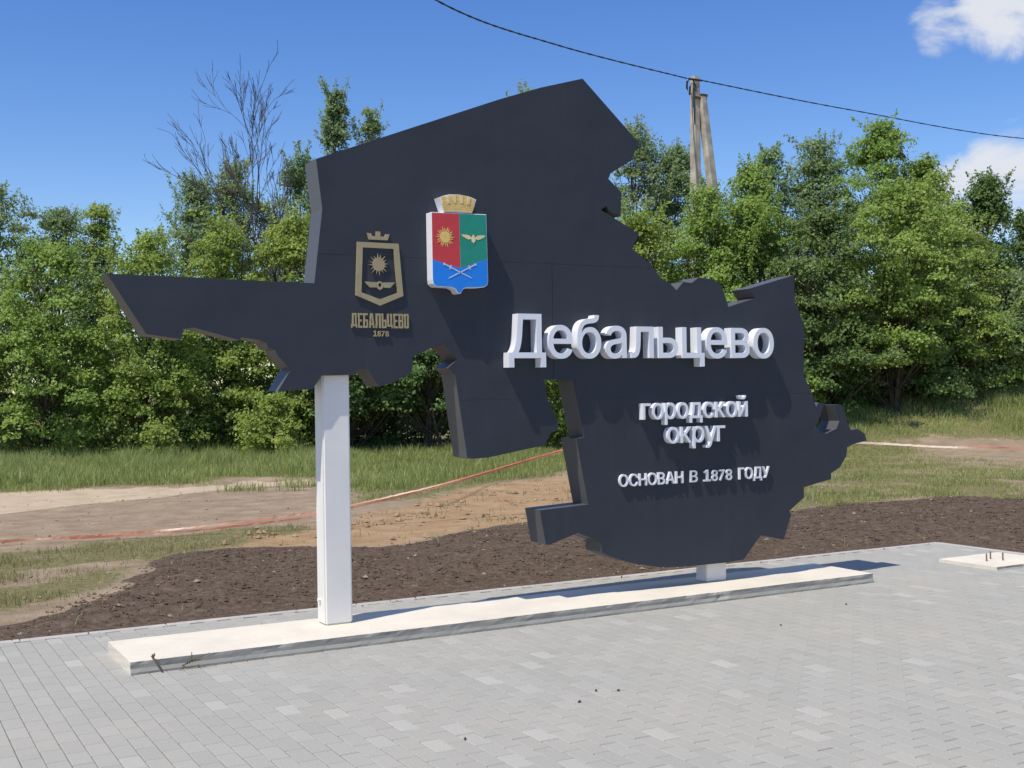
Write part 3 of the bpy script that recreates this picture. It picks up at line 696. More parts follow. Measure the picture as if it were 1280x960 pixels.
for k in range(20):
    a = 2 * math.pi * k / 20; r1 = .078 if k % 2 == 0 else .070; w = .11
    tw = .10 if k % 2 else -.02
    gg.prism([(3.716 + .046 * math.cos(a - w), 2.777 + .046 * math.sin(a - w)), (3.716 + .046 * math.cos(a + w), 2.777 + .046 * math.sin(a + w)), (3.716 + r1 * math.cos(a + tw), 2.777 + r1 * math.sin(a + tw))], YC - .004, YC - .001)
gg.obj('golden_sun', M_goldb, crest, S0)
wl = [(3.843, 2.802), (3.860, 2.786), (3.872, 2.781), (3.884, 2.774), (3.905, 2.768), (3.928, 2.775), (3.922, 2.786), (3.908, 2.798), (3.885, 2.802)]
gg = Geo(); gg.prism(wl, YC - .004, YC - .001); gg.prism(mirror(wl, 3.9425), YC - .004, YC - .001)
gg.prism([(3.9425, 2.742), (3.957, 2.757), (3.960, 2.778), (3.9425, 2.806), (3.925, 2.778), (3.928, 2.757)], YC - .005, YC - .001)
gg.obj('winged_wheel', M_goldp, crest, S0)
def sword(a, b_):
    a = Vector(a); b_ = Vector(b_); d = (b_ - a).normalized(); n = Vector((-d.y, d.x)); h = a + d * .055
    P = lambda *q: [(v.x, v.y) for v in q]
    gg = Geo(); gg.prism(P(h - n * .0035, b_ - d * .012 - n * .003, b_, b_ - d * .012 + n * .003, h + n * .0035), YC - .0045, YC - .001)
    o1 = gg.obj('sword_blade', M_silver, crest, S0)
    gg = Geo(); gg.prism(P(a - n * .004, h - n * .004, h + n * .004, a + n * .004), YC - .0046, YC - .001)
    gg.prism(P(h - n * .016 - d * .003, h - n * .016 + d * .004, h + n * .016 + d * .004, h + n * .016 - d * .003), YC - .005, YC - .001)
    gg.prism(P(a - n * .008 - d * .004, a - n * .008 + d * .006, a + n * .008 + d * .006, a + n * .008 - d * .004), YC - .005, YC - .001)
    gg.obj('sword_hilt', M_silver, crest, S0)
sword((3.705, 2.585), (3.927, 2.488)); sword((3.957, 2.590), (3.738, 2.482))
# mural crown
CR = [(3.712, 2.9565), (3.936, 2.9605), (3.972, 3.060), (3.945, 3.070), (3.906, 3.080), (3.829, 3.088), (3.755, 3.084), (3.710, 3.072), (3.676, 3.059)]
crown = prism('crest_crown', CR, YC, 7.7785, M_white, sign, S0)
gg = Geo()
def arc(u, v):        # u across 0..1, v up 0..1 within the fan of the crown
    lo = np.array([3.712 + .224 * u, 2.958 + .002 * u + .004 * math.sin(math.pi * u)])
    hi = np.array([3.676 + .296 * u, 3.058 + .002 * u + .030 * math.sin(math.pi * u)])
    return tuple(lo + (hi - lo) * v)
rows = 4
for r in range(rows):
    v0, v1 = .02 + r * .14, .02 + (r + 1) * .14 - .02; nb = 7
    for k in range(nb + 1):
        u0 = (k - (.5 if r % 2 else 0)) / nb; u1 = u0 + 1 / nb - .016
        u0, u1 = max(u0, 0.0), min(u1, 1.0)
        if u1 - u0 > .02: gg.prism([arc(u0, v0), arc(u1, v0), arc(u1, v1), arc(u0, v1)], YC - .004, YC - .0005)
for k in range(5):
    c0 = .10 + k * .20; gg.prism([arc(c0 - .062, .59), arc(c0 + .062, .59), arc(c0 + .062, .97), arc(c0 - .062, .97)], YC - .004, YC - .0005)
for k in range(4):
    c0 = .20 + k * .20; prism('merlon', [arc(c0 - .036, .52), arc(c0 + .036, .52), arc(c0 + .040, .97), arc(c0 - .040, .97)], YC - .007, YC - .0005, M_goldp, crown, S0)
gg.obj('crown_brickwork', M_goldb, crown, S0)['kind'] = 'stuff'

# ------------------------------------------------------------------ soil clods, pebbles, grass
def scatter(rng, n, x0, x1, y0, y1, fn):
    X = rng.uniform(x0, x1, n); Y = rng.uniform(y0, y1, n); k = rng.random(n) < fn(X, Y); return X[k], Y[k]
def blobs(name, X, Y, size, mat, label, seed, sink=.3):
    r = np.random.default_rng(seed); n = len(X)
    base = np.array([(1, 0, 0), (-.5, .87, 0), (-.5, -.87, 0), (.1, .1, .8), (-.1, 0, -.6), (.4, .5, .45), (.3, -.6, .4)], float)
    base = np.array([(1, 0, 0), (0, 1, 0), (-1, 0, 0), (0, -1, 0), (0, 0, .75), (0, 0, -.6)], float)
    F = np.array([(0, 1, 4), (1, 2, 4), (2, 3, 4), (3, 0, 4), (1, 0, 5), (2, 1, 5), (3, 2, 5), (0, 3, 5)])
    V = base[None] * size[:, None, None] * r.uniform(.6, 1.35, (n, 6, 1)) + r.normal(0, .12, (n, 6, 3)) * size[:, None, None]
    a = r.uniform(0, 6.28, n); c, s = np.cos(a)[:, None], np.sin(a)[:, None]
    x = V[:, :, 0] * c - V[:, :, 1] * s; y = V[:, :, 0] * s + V[:, :, 1] * c
    V = np.stack([x + X[:, None], y + Y[:, None], V[:, :, 2] + (ground_z(X, Y) + size * (.5 - sink))[:, None]], -1)
    ob = np_mesh(name, V.reshape(-1, 3), (F[None] + (np.arange(n) * 6)[:, None, None]).reshape(-1, 3), mat, facattr=np.repeat(r.random(n), 8))
    tag(ob, label, None, kind='stuff'); return ob
rs = np.random.default_rng(21)
jw0 = lambda X, Y: 1.0 * (vn.fbm(X * .9, Y * .9, 3) - .45)
soil_p = lambda X, Y: np.where(np.maximum(X - PAV_X1, Y - PAV_Y1) > .03, smooth((sdf(SOIL, X, Y) + .1) / .3), 0)
M_clod = principled('soil_clod', (0.110, 0.081, 0.058), rough=.95, var=.35, vscale=3, spec=.1)
X, Y = scatter(rs, 90000, -2, 17, 5, 13.4, soil_p)
blobs('soil_clods', X, Y, .004 + .016 * rs.random(len(X)) ** 3.5 + .012 * (rs.random(len(X)) < .012), M_clod, 'dark crumbly clods of fresh topsoil behind the paving', 22)
X, Y = scatter(rs, 2600, -3, 18, 8.9, 22, lambda X, Y: np.where(np.maximum(X - PAV_X1, Y - PAV_Y1) > .05, .8 - .3 * smooth(sdf(TALL, X, Y)), 0))
blobs('pebbles', X, Y, .008 + .022 * rs.random(len(X)) ** 4, M_stone, 'small pale stones strewn over the earth', 23)
X, Y = scatter(rs, 9000, -1, 10.4, 8.0, 9.2, lambda X, Y: np.where(Y < PAV_Y1, .16 * np.exp((Y - PAV_Y1) / .09), 0))
spill = blobs('spilled_soil', X, Y, .003 + .007 * rs.random(len(X)) ** 3, M_clod, 'loose soil crumbs spilled along the kerb', 25)
spill.location.z = .148
M_earth = principled('ochre_earth_lump', (0.30, 0.215, 0.13), rough=.95, var=.3, vscale=3, spec=.1)
X, Y = scatter(rs, 9000, 3, 13.5, 12, 21, lambda X, Y: smooth((sdf(OCHRE, X, Y) + jw0(X, Y)) / .6 + .3) * smooth((vn.fbm(X * 1.2 + 80, Y * 1.2, 3) - .38) / .2))
blobs('earth_lumps', X, Y, .008 + .05 * rs.random(len(X)) ** 4, M_earth, 'lumps of ochre earth behind the sign', 24)
X, Y = scatter(rs, 5200, -2, 17, 5, 13.4, lambda X, Y: soil_p(X, Y) * smooth((vn.fbm(X * 1.5 + 11, Y * 1.5, 3) - .3) / .25))
blobs('soil_chips', X, Y, .003 + .007 * rs.random(len(X)) ** 2.5, principled('pale_chip', (0.33, 0.275, 0.21), rough=.9, var=.3, vscale=4), 'pale chips and grit mixed into the topsoil', 26)
M_crumb = principled('dark_crumb', (0.04, 0.035, 0.03), rough=.95)

def blades(name, X, Y, h, w, mat, label, seed, lean=.35, zoff=0.0):
    r = np.random.default_rng(seed); n = len(X); Z = ground_z(X, Y) - .01 + zoff
    a = r.uniform(0, 2 * math.pi, n); L_ = (.1 + 1.3 * r.random(n) ** 1.5) * lean * h
    dx, dy = np.cos(a), np.sin(a); b_ = r.uniform(0, 2 * math.pi, n); px, py = np.cos(b_) * w / 2, np.sin(b_) * w / 2
    z = np.zeros(n)
    def P(ox, oy, oz): return np.stack([X + ox, Y + oy, Z + oz], -1)
    V = np.stack([P(-px, -py, z), P(px, py, z), P(-px * .8 + dx * L_ * .3, -py * .8 + dy * L_ * .3, h * .55), P(px * .8 + dx * L_ * .3, py * .8 + dy * L_ * .3, h * .55), P(dx * L_, dy * L_, h)], 1)
    F = np.array([(0, 1, 3), (0, 3, 2), (2, 3, 4)])
    ob = np_mesh(name, V.reshape(-1, 3), (F[None] + (np.arange(n) * 5)[:, None, None]).reshape(-1, 3), mat, facattr=np.repeat(np.clip(r.normal(.35, .16, n) + .5 * (vn.fbm(X * .8 + 50, Y * .8, 3) - .3), 0, 1), 3))
    tag(ob, label, None, kind='stuff'); return ob
jw = lambda X, Y: 1.0 * (vn.fbm(X * .9, Y * .9, 3) - .45)
def patchy(poly, lo, hi, sc=1.3, soft=.5): return lambda X, Y: smooth((sdf(poly, X, Y) + jw(X, Y)) / soft + .3) * smooth((vn.fbm(X * sc + 5, Y * sc, 3) - lo) / (hi - lo)) * (1 - smooth((sdf(SOIL, X, Y)) / .2 + .5))
lim = lambda X, Y: (0.483 * X + 0.8755 * Y < 36.5)
hz = lambda X, Y, a, b_: (a + b_ * vn.fbm(X * 1.3 + 3, Y * 1.3, 4) ** 1.2) * rs.uniform(.3, 1.25, len(X))
edge_h = lambda poly, X, Y: .20 + .58 * smooth((sdf(poly, X, Y) + .5) / 2.2)
X, Y = scatter(rs, 170000, -6, 14.5, 21, 37, lambda X, Y: patchy(TALL, .05, .3)(X, Y) * lim(X, Y))
blades('tall_grass', X, Y, edge_h(TALL, X, Y) * hz(X, Y, .02, .86), .014, LEAF['grass'], 'tall green grass along the foot of the bushes beyond the dirt track', 31, .55)
X, Y = scatter(rs, 85000, 6, 20, 16.5, 34, lambda X, Y: patchy(MID, .12, .38)(X, Y) * lim(X, Y))
blades('meadow_grass', X, Y, edge_h(MID, X, Y) * hz(X, Y, .02, .62), .013, LEAF['grass'], 'grass behind the sign between the ochre earth and the bushes', 32, .5)
X, Y = scatter(rs, 140000, 15, 34, 16, 34, lambda X, Y: patchy(RGRASS, .05, .3)(X, Y) * lim(X, Y))
blades('bank_grass', X, Y, edge_h(RGRASS, X, Y) * hz(X, Y, .02, .75), .014, LEAF['grass'], 'bright grass on the bank to the right of the sign', 33, .5)
bare = lambda X, Y: 1 - .68 * smooth(sdf(RBARE, X, Y) / .8 + .4)
X, Y = scatter(rs, 95000, 8, 24, 9, 24.5, lambda X, Y: patchy(RLOW, .26, .5)(X, Y) * bare(X, Y))
blades('low_grass', X, Y, hz(X, Y, .03, .16), .010, LEAF['grass'], 'short patchy grass between the soil and the bank', 34, .8)
X, Y = scatter(rs, 52000, -3, 6, 9.3, 15.2, patchy(PATCH, .24, .58, 1.6, .6))
blades('patch_grass', X, Y, hz(X, Y, .02, .11), .007, LEAF['dry'], 'thin patchy grass beside the soil on the left', 35, .9)
X, Y = scatter(rs, 9000, 3, 13, 12, 21, patchy(OCHRE, .45, .65, 1.9, .8))
blades('ochre_grass', X, Y, hz(X, Y, .03, .14), .009, LEAF['dry'], 'scattered tufts on the ochre earth behind the sign', 36, .8)
X, Y = scatter(rs, 40000, 8, 24, 9, 24.5, lambda X, Y: patchy(RLOW, .22, .5)(X, Y) * bare(X, Y))
blades('dry_low_grass', X, Y, hz(X, Y, .02, .12), .010, LEAF['dry'], 'half dry short grass mixed into the patches right of the sign', 39, 1.0)
X, Y = scatter(rs, 2600, -2, 16, 9.1, 13.4, lambda X, Y: smooth(1 - np.abs(sdf(SOIL, X, Y) + jw(X, Y) * .6) / .7) * smooth((vn.fbm(X * 2.3, Y * 2.3, 3) - .45) / .1) * (np.maximum(X - PAV_X1, Y - PAV_Y1) > .2))
blades('edge_weeds', X, Y, hz(X, Y, .03, .14), .010, LEAF['grass'], 'sparse weeds along the ragged edge of the soil', 40, 1.0)
X, Y = scatter(rs, 18000, 4, 9.5, 17, 22.5, patchy([(5.2, 20.6), (8.6, 20.8), (9.6, 19.6), (9.0, 18.6), (6.5, 19.6)], .3, .55, 1.9, .8))
blades('verge_grass', X, Y, hz(X, Y, .05, .42), .012, LEAF['grass'], 'grass tufts on the near verge of the dirt track', 37, .6)
X, Y = scatter(rs, 16000, -3, 22, 9.3, 21, lambda X, Y: np.maximum(patchy(PATCH, .3, .6)(X, Y), np.maximum(patchy(RLOW, .3, .6)(X, Y), .3 * patchy(OCHRE, .3, .6)(X, Y))))
blades('dry_straw', X, Y, hz(X, Y, .015, .06), .006, LEAF['straw'], 'dry yellow straw lying among the short grass', 38, 2.2)

# ------------------------------------------------------------------ trees
def bez(p0, p1, p2, n=6):
    t_ = np.linspace(0, 1, n)[:, None]; return (1 - t_) ** 2 * p0 + 2 * t_ * (1 - t_) * p1 + t_ ** 2 * p2
def leaves_geo(C, out, rng, smin, smax):
    n = len(C)
    nr = .55 * np.array([-.40, -.14, .90]) + .70 * out + rng.normal(0, .33, (n, 3))     # leaves turn to the light; nr /= np.linalg.norm(nr, axis=1)[:, None] + 1e-9
    ax = rng.normal(0, 1, (n, 3)) + np.array([0, 0, -.5]); ax -= nr * (ax * nr).sum(1)[:, None]; ax /= np.linalg.norm(ax, axis=1)[:, None] + 1e-9
    sd_ = np.cross(nr, ax); s = rng.uniform(smin, smax, n)[:, None]; w = s * rng.uniform(.32, .45, (n, 1))
    fold = nr * (s * .13)
    V = np.stack([C - ax * s * .5, C + sd_ * w + fold - ax * s * .05, C + ax * s * .5 - nr * s * .08, C - sd_ * w + fold - ax * s * .05], 1)
    return V.reshape(-1, 3), np.arange(n * 4).reshape(-1, 4)
PROF = {   # crown half-width along the height
    'bush': ([0, .05, .25, .55, .8, 1], [.75, .92, 1.0, .9, .6, .12]),
    'tall': ([0, .12, .35, .6, .85, 1], [.35, .7, 1.0, .9, .5, .08]),
    'spire': ([0, .15, .4, .7, 1], [.9, 1.0, .85, .55, .06])}
def make_tree(name, label, loc, top, R, shape='bush', leaf='maple', seed=0, clumps=90, per=128, base=None, shoots=44, size=(.066, .118), cat='tree', stems=3, group=None, sig=.285):
    clumps = int(clumps * 1.45); rng = np.random.default_rng(seed); x, y = loc; z0 = float(ground_z(np.array([x]), np.array([y]))[0]) - .03
    H = top - z0; b0 = {'bush': .03, 'tall': .16, 'spire': .12}[shape] * H if base is None else base
    root = empty(name, (x, y, z0)); tag(root, label, cat, group)
    ts, ps = PROF[shape]; ph = rng.uniform(0, 6.28, 5); am = rng.uniform(.08, .22, 5)
    g = Geo(); axes = []
    for s in range(stems):
        a = rng.uniform(0, 6.28); sp_ = R * rng.uniform(.1, .45) * (0 if stems == 1 else 1); hh = H * (rng.uniform(.72, .9) if s else .93)
        p0 = np.array([rng.normal(0, .12), rng.normal(0, .12), -.1]); p2 = np.array([math.cos(a) * sp_, math.sin(a) * sp_, hh]); p1 = (p0 + p2) / 2 + np.array([rng.normal(0, .2), rng.normal(0, .2), .2])
        c = bez(p0, p1, p2, 10); axes.append(c); r0 = .012 * H * rng.uniform(.7, 1.1); g.tube(c, np.linspace(r0, .012, 10), 6)
    tt = rng.beta(1.0, 1.2, clumps) if shape == 'bush' else rng.beta(1.15, 1.1, clumps) if shape == 'tall' else rng.random(clumps) ** .85
    th = rng.uniform(0, 6.28, clumps)
    Rm = R * np.interp(tt, ts, ps)
    lob = 1 + sum(am[k] * np.sin((k + 1) * th + ph[k] + 3.1 * tt * (k + 1)) for k in range(5))
    rr = Rm * lob * rng.random(clumps) ** .42
    C = np.stack([rr * np.cos(th), rr * np.sin(th), b0 + tt * (H * .96 - b0)], -1)
    lean = axes[0][-1][:2] * .3; C[:, :2] += lean * tt[:, None]
    for i in range(clumps):
        ax = axes[i % stems]; zt = max(.15, C[i, 2] - .35 - .7 * rr[i]); k = int(np.argmin(np.abs(ax[:, 2] - zt)))
        mid = (ax[k] + C[i]) / 2 + np.array([0, 0, -.15]); g.tube(bez(ax[k], mid, C[i], 4), np.linspace(.016, .005, 4), 3)
    cs = rng.uniform(.65, 1.35, clumps) * sig
    npc = np.maximum(12, per * rng.uniform(.5, 1.5, clumps) * (cs / sig)).astype(int)
    ci = np.repeat(np.arange(clumps), npc); nl = len(ci)
    dr = rng.normal(0, 1, (nl, 3)); dr[:, 2] = np.where(dr[:, 2] < -.3, -dr[:, 2] * .6, dr[:, 2]); dr /= np.linalg.norm(dr, axis=1)[:, None]
    off = dr * np.array([1, 1, .68]) * (cs[ci] * 1.55 * rng.random(nl) ** .45 * (1 + .12 * rng.normal(0, 1, nl)))[:, None]
    off[:, 2] -= .5 * (off[:, 0] ** 2 + off[:, 1] ** 2)
    P = C[ci] + off
    outw = dr
    rad = P.copy(); rad[:, 2] = 0; rad /= np.linalg.norm(rad, axis=1)[:, None] + 1e-9
    outw = .8 * outw + .35 * rad
    ct = rng.uniform(-.22, .22, clumps)[ci]
    LP = [P]; LO = [outw]; LT = [ct]
    for s in range(shoots):                          # leafy shoots that break the outline
        t0 = rng.random() ** .7 * .75 + .28; th_ = rng.uniform(0, 6.28); r_ = R * np.interp(t0, ts, ps) * rng.uniform(.55, 1.0)
        p0 = np.array([r_ * math.cos(th_), r_ * math.sin(th_), b0 + t0 * (H * .9 - b0)]); p0[:2] += lean * t0
        ln = rng.uniform(.5, 1.5) * (1.0 if t0 > .7 else .65)
        d = np.array([.35 * math.cos(th_), .35 * math.sin(th_), 1.0]) + rng.normal(0, .18, 3); d /= np.linalg.norm(d)
        p2 = p0 + d * ln; p2[2] = min(p2[2], H)
        c = bez(p0 - d * .4, (p0 + p2) / 2 + rng.normal(0, .07, 3), p2, 5); g.tube(c, np.linspace(.010, .003, 5), 3)
        k = int(52 * ln + 10); u = rng.random(k) ** .8
        q = c[0] + (c[-1] - c[0]) * u[:, None] + rng.normal(0, .085, (k, 3)) * (1.25 - u[:, None] * .85)
        LP.append(q); LO.append(np.tile(d * .3, (k, 1)) + rng.normal(0, .5, (k, 3))); LT.append(np.full(k, rng.uniform(-.1, .3)))
    P = np.concatenate(LP); O = np.concatenate(LO); T = np.concatenate(LT)
    keep = P[:, 2] > .06; P, O, T = P[keep], O[keep], T[keep]
    V, F = leaves_geo(P, O, rng, *size)
    np_mesh('crown', V, F, LEAF[leaf], root, np.clip(.60 + T + rng.normal(0, .17, len(P)), 0, 1))
    g.obj('trunk', M_bark, root)
    return root

def bare_tree(name, label, loc, top, seed, spread=.5, r0=.06, lean=(0, 0), levels=4, cat='tree', kids=(5, 4, 3)):
    rng = np.random.default_rng(seed); x, y = loc; z0 = float(ground_z(np.array([x]), np.array([y]))[0]) - .03; H = top - z0
    root = empty(name, (x, y, z0)); tag(root, label, cat)
    gt = Geo(); gb = Geo()
    def grow(p, d, ln, r, lv):
        n = 7; pts = [p]; dd = d
        for _ in range(n):
            dd = dd + rng.normal(0, .10, 3) + np.array([0, 0, .03]); dd /= np.linalg.norm(dd); pts.append(pts[-1] + dd * ln / n)
        pts = np.array(pts); (gt if lv == 0 else gb).tube(pts, np.linspace(r, max(r * .3, .0055), n + 1), 6 if lv == 0 else 4)
        if lv + 1 < levels:
            for _ in range(kids[min(lv, len(kids) - 1)] + rng.integers(0, 2)):
                k = rng.integers(2 if lv else 3, n + 1); t_ = pts[k] - pts[k - 1]; t_ /= np.linalg.norm(t_)
                side = rng.normal(0, 1, 3); side -= t_ * (side @ t_); side /= np.linalg.norm(side)
                nd = t_ + side * rng.uniform(.45, 1.0) * spread * 1.6; nd[2] = max(nd[2], .15); nd /= np.linalg.norm(nd)
                grow(pts[k], nd, ln * rng.uniform(.36, .60), max(r * .5 * (1 - .35 * k / n), .006), lv + 1)
    d0 = np.array([lean[0], lean[1], 1.0]); d0 /= np.linalg.norm(d0)
    grow(np.array([0, 0, -.05]), d0, H * .86, r0, 0)
    gt.obj('trunk', M_twig, root); gb.obj('branches', M_twig, root); return root

TREES = [  # name, label, (x, y), top, radius, shape, leaf, options
    ('tree', 'tall broad tree at the left edge, rising behind the bright bushes', (2.1, 42.2), 9.0, 2.3, 'tall', 'maple', dict(clumps=120)),
    ('tree', 'leafy tree just in from the left edge, behind the bushes', (4.0, 42.3), 8.9, 2.0, 'tall', 'poplar', dict(clumps=100)),
    ('tree', 'grey-green tree behind the left bushes, above the tip of the sign wing', (6.1, 42.3), 8.2, 2.0, 'tall', 'poplar', dict(clumps=90)),
    ('tree', 'slim tree with a single upright tip between the left edge and the bare tree', (7.4, 41.6), 8.2, 1.0, 'spire', 'maple', dict(clumps=60)),
    ('tree', 'airy poplar left of the bare branches', (9.8, 39.1), 9.0, 1.6, 'tall', 'poplar', dict(clumps=80, shoots=70)),
    ('tree', 'leafy poplar in front of the bare branches', (11.4, 39.4), 9.6, 1.9, 'tall', 'poplar', dict(clumps=95, shoots=70)),
    ('tree', 'poplar directly left of the upper edge of the sign', (12.6, 36.5), 9.6, 1.3, 'tall', 'poplar', dict(clumps=80, shoots=60)),
    ('poplar_tree', 'tallest spire-shaped poplar rising over the sloping top of the sign', (13.6, 35.9), 11.7, 1.1, 'spire', 'poplar', dict(clumps=84, sig=.17, shoots=70)),
    ('poplar_tree', 'thin poplar spire beside the tallest one, over the sign top', (15.0, 36.3), 11.3, .8, 'spire', 'poplar', dict(clumps=56, sig=.15, shoots=50)),
    ('poplar_tree', 'poplar whose tips just show over the sign near its peak', (18.9, 33.0), 11.6, .8, 'spire', 'poplar', dict(clumps=64, sig=.16, shoots=60)),
    ('tree', 'sparse dark tree with visible limbs between the sign and the concrete pole', (21.9, 31.2), 10.3, 1.7, 'tall', 'poplar', dict(clumps=92, per=90, shoots=60)),
    ('tree', 'leafy tree right behind the concrete pole', (23.3, 30.9), 9.7, 1.6, 'tall', 'poplar', dict(clumps=92, shoots=60)),
    ('tree', 'green tree partly covering the concrete pole on its right', (23.7, 28.0), 8.7, 1.15, 'tall', 'maple', dict(clumps=78)),
    ('tree', 'slender airy tree right of the concrete pole, second from it', (26.0, 29.6), 9.5, 1.45, 'tall', 'poplar', dict(clumps=90, per=105, shoots=60)),
    ('tree', 'slender airy tree left of the highest tree on the right', (27.4, 28.9), 9.9, 1.45, 'tall', 'poplar', dict(clumps=95, per=110, shoots=60)),
    ('tree', 'highest broad tree on the right, reaching up to the cable', (28.7, 27.5), 10.3, 1.8, 'tall', 'maple', dict(clumps=120, shoots=40)),
    ('tree', 'rounded shoulder tree between the highest right tree and the cloud gap', (30.0, 26.9), 9.0, 1.45, 'tall', 'maple', dict(clumps=100)),
    ('tree', 'dark dense round-headed tree standing against the cloud on the right', (31.6, 26.0), 8.4, .85, 'tall', 'dark', dict(clumps=84, per=150)),
    ('tree', 'low dark tree at the right edge behind the pale bushes', (34.0, 26.2), 7.4, 1.3, 'tall', 'dark', dict(clumps=80)),
    ('tree', 'broad tree cut off by the right edge, behind the pale bush', (35.2, 25.0), 8.3, 1.8, 'tall', 'maple', dict(clumps=90)),
    ('bush', 'bright maple bush at the far left edge above the tall grass', (2.4, 36.4), 5.6, 2.4, 'bush', 'maple', dict(clumps=150)),
    ('bush', 'large bright maple bush left of the sign wing tip', (4.7, 35.1), 6.1, 2.2, 'bush', 'maple', dict(clumps=150)),
    ('bush', 'bright maple bush directly behind the tip of the sign wing', (7.1, 33.8), 6.3, 2.0, 'bush', 'maple', dict(clumps=145)),
    ('bush', 'bright maple bush behind the middle of the sign wing', (9.4, 33.7), 6.9, 1.8, 'bush', 'maple', dict(clumps=145)),
    ('bush', 'maple bush behind the left side of the sign, above the white post', (11.0, 32.7), 7.1, 1.6, 'bush', 'maple', dict(clumps=130)),
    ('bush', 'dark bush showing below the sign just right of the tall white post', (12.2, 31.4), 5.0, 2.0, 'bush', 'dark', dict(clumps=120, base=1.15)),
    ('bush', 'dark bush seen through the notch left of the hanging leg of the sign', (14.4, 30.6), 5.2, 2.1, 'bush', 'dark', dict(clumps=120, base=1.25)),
    ('bush', 'bush seen through the narrow slot in the sign', (16.4, 29.8), 5.3, 1.8, 'bush', 'maple', dict(clumps=100)),
    ('bush', 'bright bush against the ragged right edge of the sign below its peak', (18.4, 28.7), 7.2, 1.6, 'bush', 'maple', dict(clumps=125)),
    ('bush', 'yellow-green bush left of the concrete pole, above the sign', (19.8, 28.0), 7.0, 1.35, 'bush', 'maple', dict(clumps=115)),
    ('bush', 'bush at the foot of the concrete pole', (21.7, 27.3), 7.6, 1.4, 'bush', 'maple', dict(clumps=120)),
    ('bush', 'bush right of the concrete pole above the raised right part of the sign', (22.9, 27.2), 7.4, 1.7, 'bush', 'maple', dict(clumps=140)),
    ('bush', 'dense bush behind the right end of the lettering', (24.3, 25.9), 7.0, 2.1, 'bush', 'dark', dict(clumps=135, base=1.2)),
    ('bush', 'large dense bush below the highest right tree', (26.5, 24.8), 7.6, 2.1, 'bush', 'maple', dict(clumps=145, base=1.3)),
    ('bush', 'bush in front of the cloud gap, left of the round-headed dark tree', (29.0, 25.1), 6.7, 1.8, 'bush', 'maple', dict(clumps=130)),
    ('bush', 'pale flowering bush low at the right edge above the grass bank', (31.0, 24.2), 5.0, 1.5, 'bush', 'poplar', dict(clumps=130)),
    ('bush', 'bush cut off by the right edge, above the grass bank', (32.8, 23.8), 6.0, 1.9, 'bush', 'maple', dict(clumps=120)),
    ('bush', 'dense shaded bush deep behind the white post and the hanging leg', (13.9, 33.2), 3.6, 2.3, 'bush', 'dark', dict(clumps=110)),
    ('shrub', 'small round green shrub in the grass left of the tall white post', (9.6, 30.2), 1.75, .75, 'bush', 'maple', dict(clumps=34, sig=.22, shoots=10, per=90)),
    ('sapling', 'tiny leafy sapling standing in the tall grass under the sign wing', (6.7, 30.6), 1.15, .28, 'bush', 'maple', dict(clumps=12, sig=.14, shoots=4, per=50, stems=1)),
    ('bush', 'low dark bush at the foot of the trees on the right', (27.8, 25.2), 4.0, 1.8, 'bush', 'dark', dict(clumps=90)),
    ('bush', 'low dark bush behind the right tip of the sign', (25.2, 26.4), 4.0, 1.7, 'bush', 'dark', dict(clumps=90)),
]
for k, (nm, lb, loc, top, R, sh, lf, op) in enumerate(TREES):
    make_tree(nm, lb, loc, top, R, sh, lf, seed=100 + k, **op)
rg = np.random.default_rng(77); nC = 620; t_ = rg.random(nC)
cx = -6 + 46 * t_ + rg.normal(0, .9, nC); cy = 46.5 - 18.5 * t_ + rg.normal(0, .9, nC); cz = ground_z(cx, cy) + .1 + 3.6 * rg.random(nC) ** 1.2
ci = np.repeat(np.arange(nC), 95); dr = rg.normal(0, 1, (len(ci), 3)); dr /= np.linalg.norm(dr, axis=1)[:, None]
P = np.stack([cx, cy, cz], -1)[ci] + dr * (.75 * rg.random(len(ci)) ** .5)[:, None] * np.array([1, 1, .8])
V, F = leaves_geo(P, dr, rg, .16, .26)
tk = np_mesh('thicket', V, F, LEAF['dark'], None, np.clip(rg.normal(.35, .2, len(P)), 0, 1)); tag(tk, 'dense dark undergrowth seen through the gaps between the bushes', None, kind='stuff')
bare_tree('bare_tree', 'leafless tree with dark upswept branches above the left bushes', (11.9, 36.0), 7.7, 5, spread=.19, r0=.06, lean=(-.07, .04), kids=(10, 6, 4, 3), levels=5)
bare_tree('bare_tree', 'leaning leafless branch in the cloud gap on the right', (30.0, 25.6), 6.3, 9, spread=.25, r0=.04, lean=(.20, -.12), kids=(4, 3, 2))

# ------------------------------------------------------------------ concrete utility pole and cable
px, py = 22.36, 28.78; pz = float(ground_z(np.array([px]), np.array([py]))[0])
pole = empty('utility_pole', (px, py, pz)); tag(pole, 'weathered concrete utility pole with a leaning brace, rising from the trees', 'utility pole')
def shaft(name, p0, p1, w0, w1):
    p0, p1 = np.array(p0), np.array(p1); V = []
    for p, w in ((p0, w0), (p0 + (p1 - p0) * .5, (w0 + w1) / 2), (p1, w1)):
        for sx, sy in ((-1, -.62), (-.62, -1), (.62, -1), (1, -.62), (1, .62), (.62, 1), (-.62, 1), (-1, .62)): V.append(p + np.array([sx * w / 2, sy * w / 2 * .9, 0]))
    F = [(r * 8 + i, r * 8 + (i + 1) % 8, r * 8 + 8 + (i + 1) % 8, r * 8 + 8 + i) for r in (0, 1) for i in range(8)] + [tuple(range(16, 24))]
    return mesh_obj(name, V, F, M_pole, pole)
shaft('pole_shaft', (-.12, .05, -.3), (-.02, 0, 11.05 - pz), .36, .25)
shaft('brace', (1.1, -.60, -.3), (.17, -.06, 10.45 - pz), .36, .26)
gg = Geo(); gg.box(-.16, .30, -.16, -.125, 10.36 - pz, 10.43 - pz); gg.box(.07, .32, -.18, .05, 10.45 - pz, 10.52 - pz); gg.obj('brace_bracket', M_rust, pole)
gg = Geo()
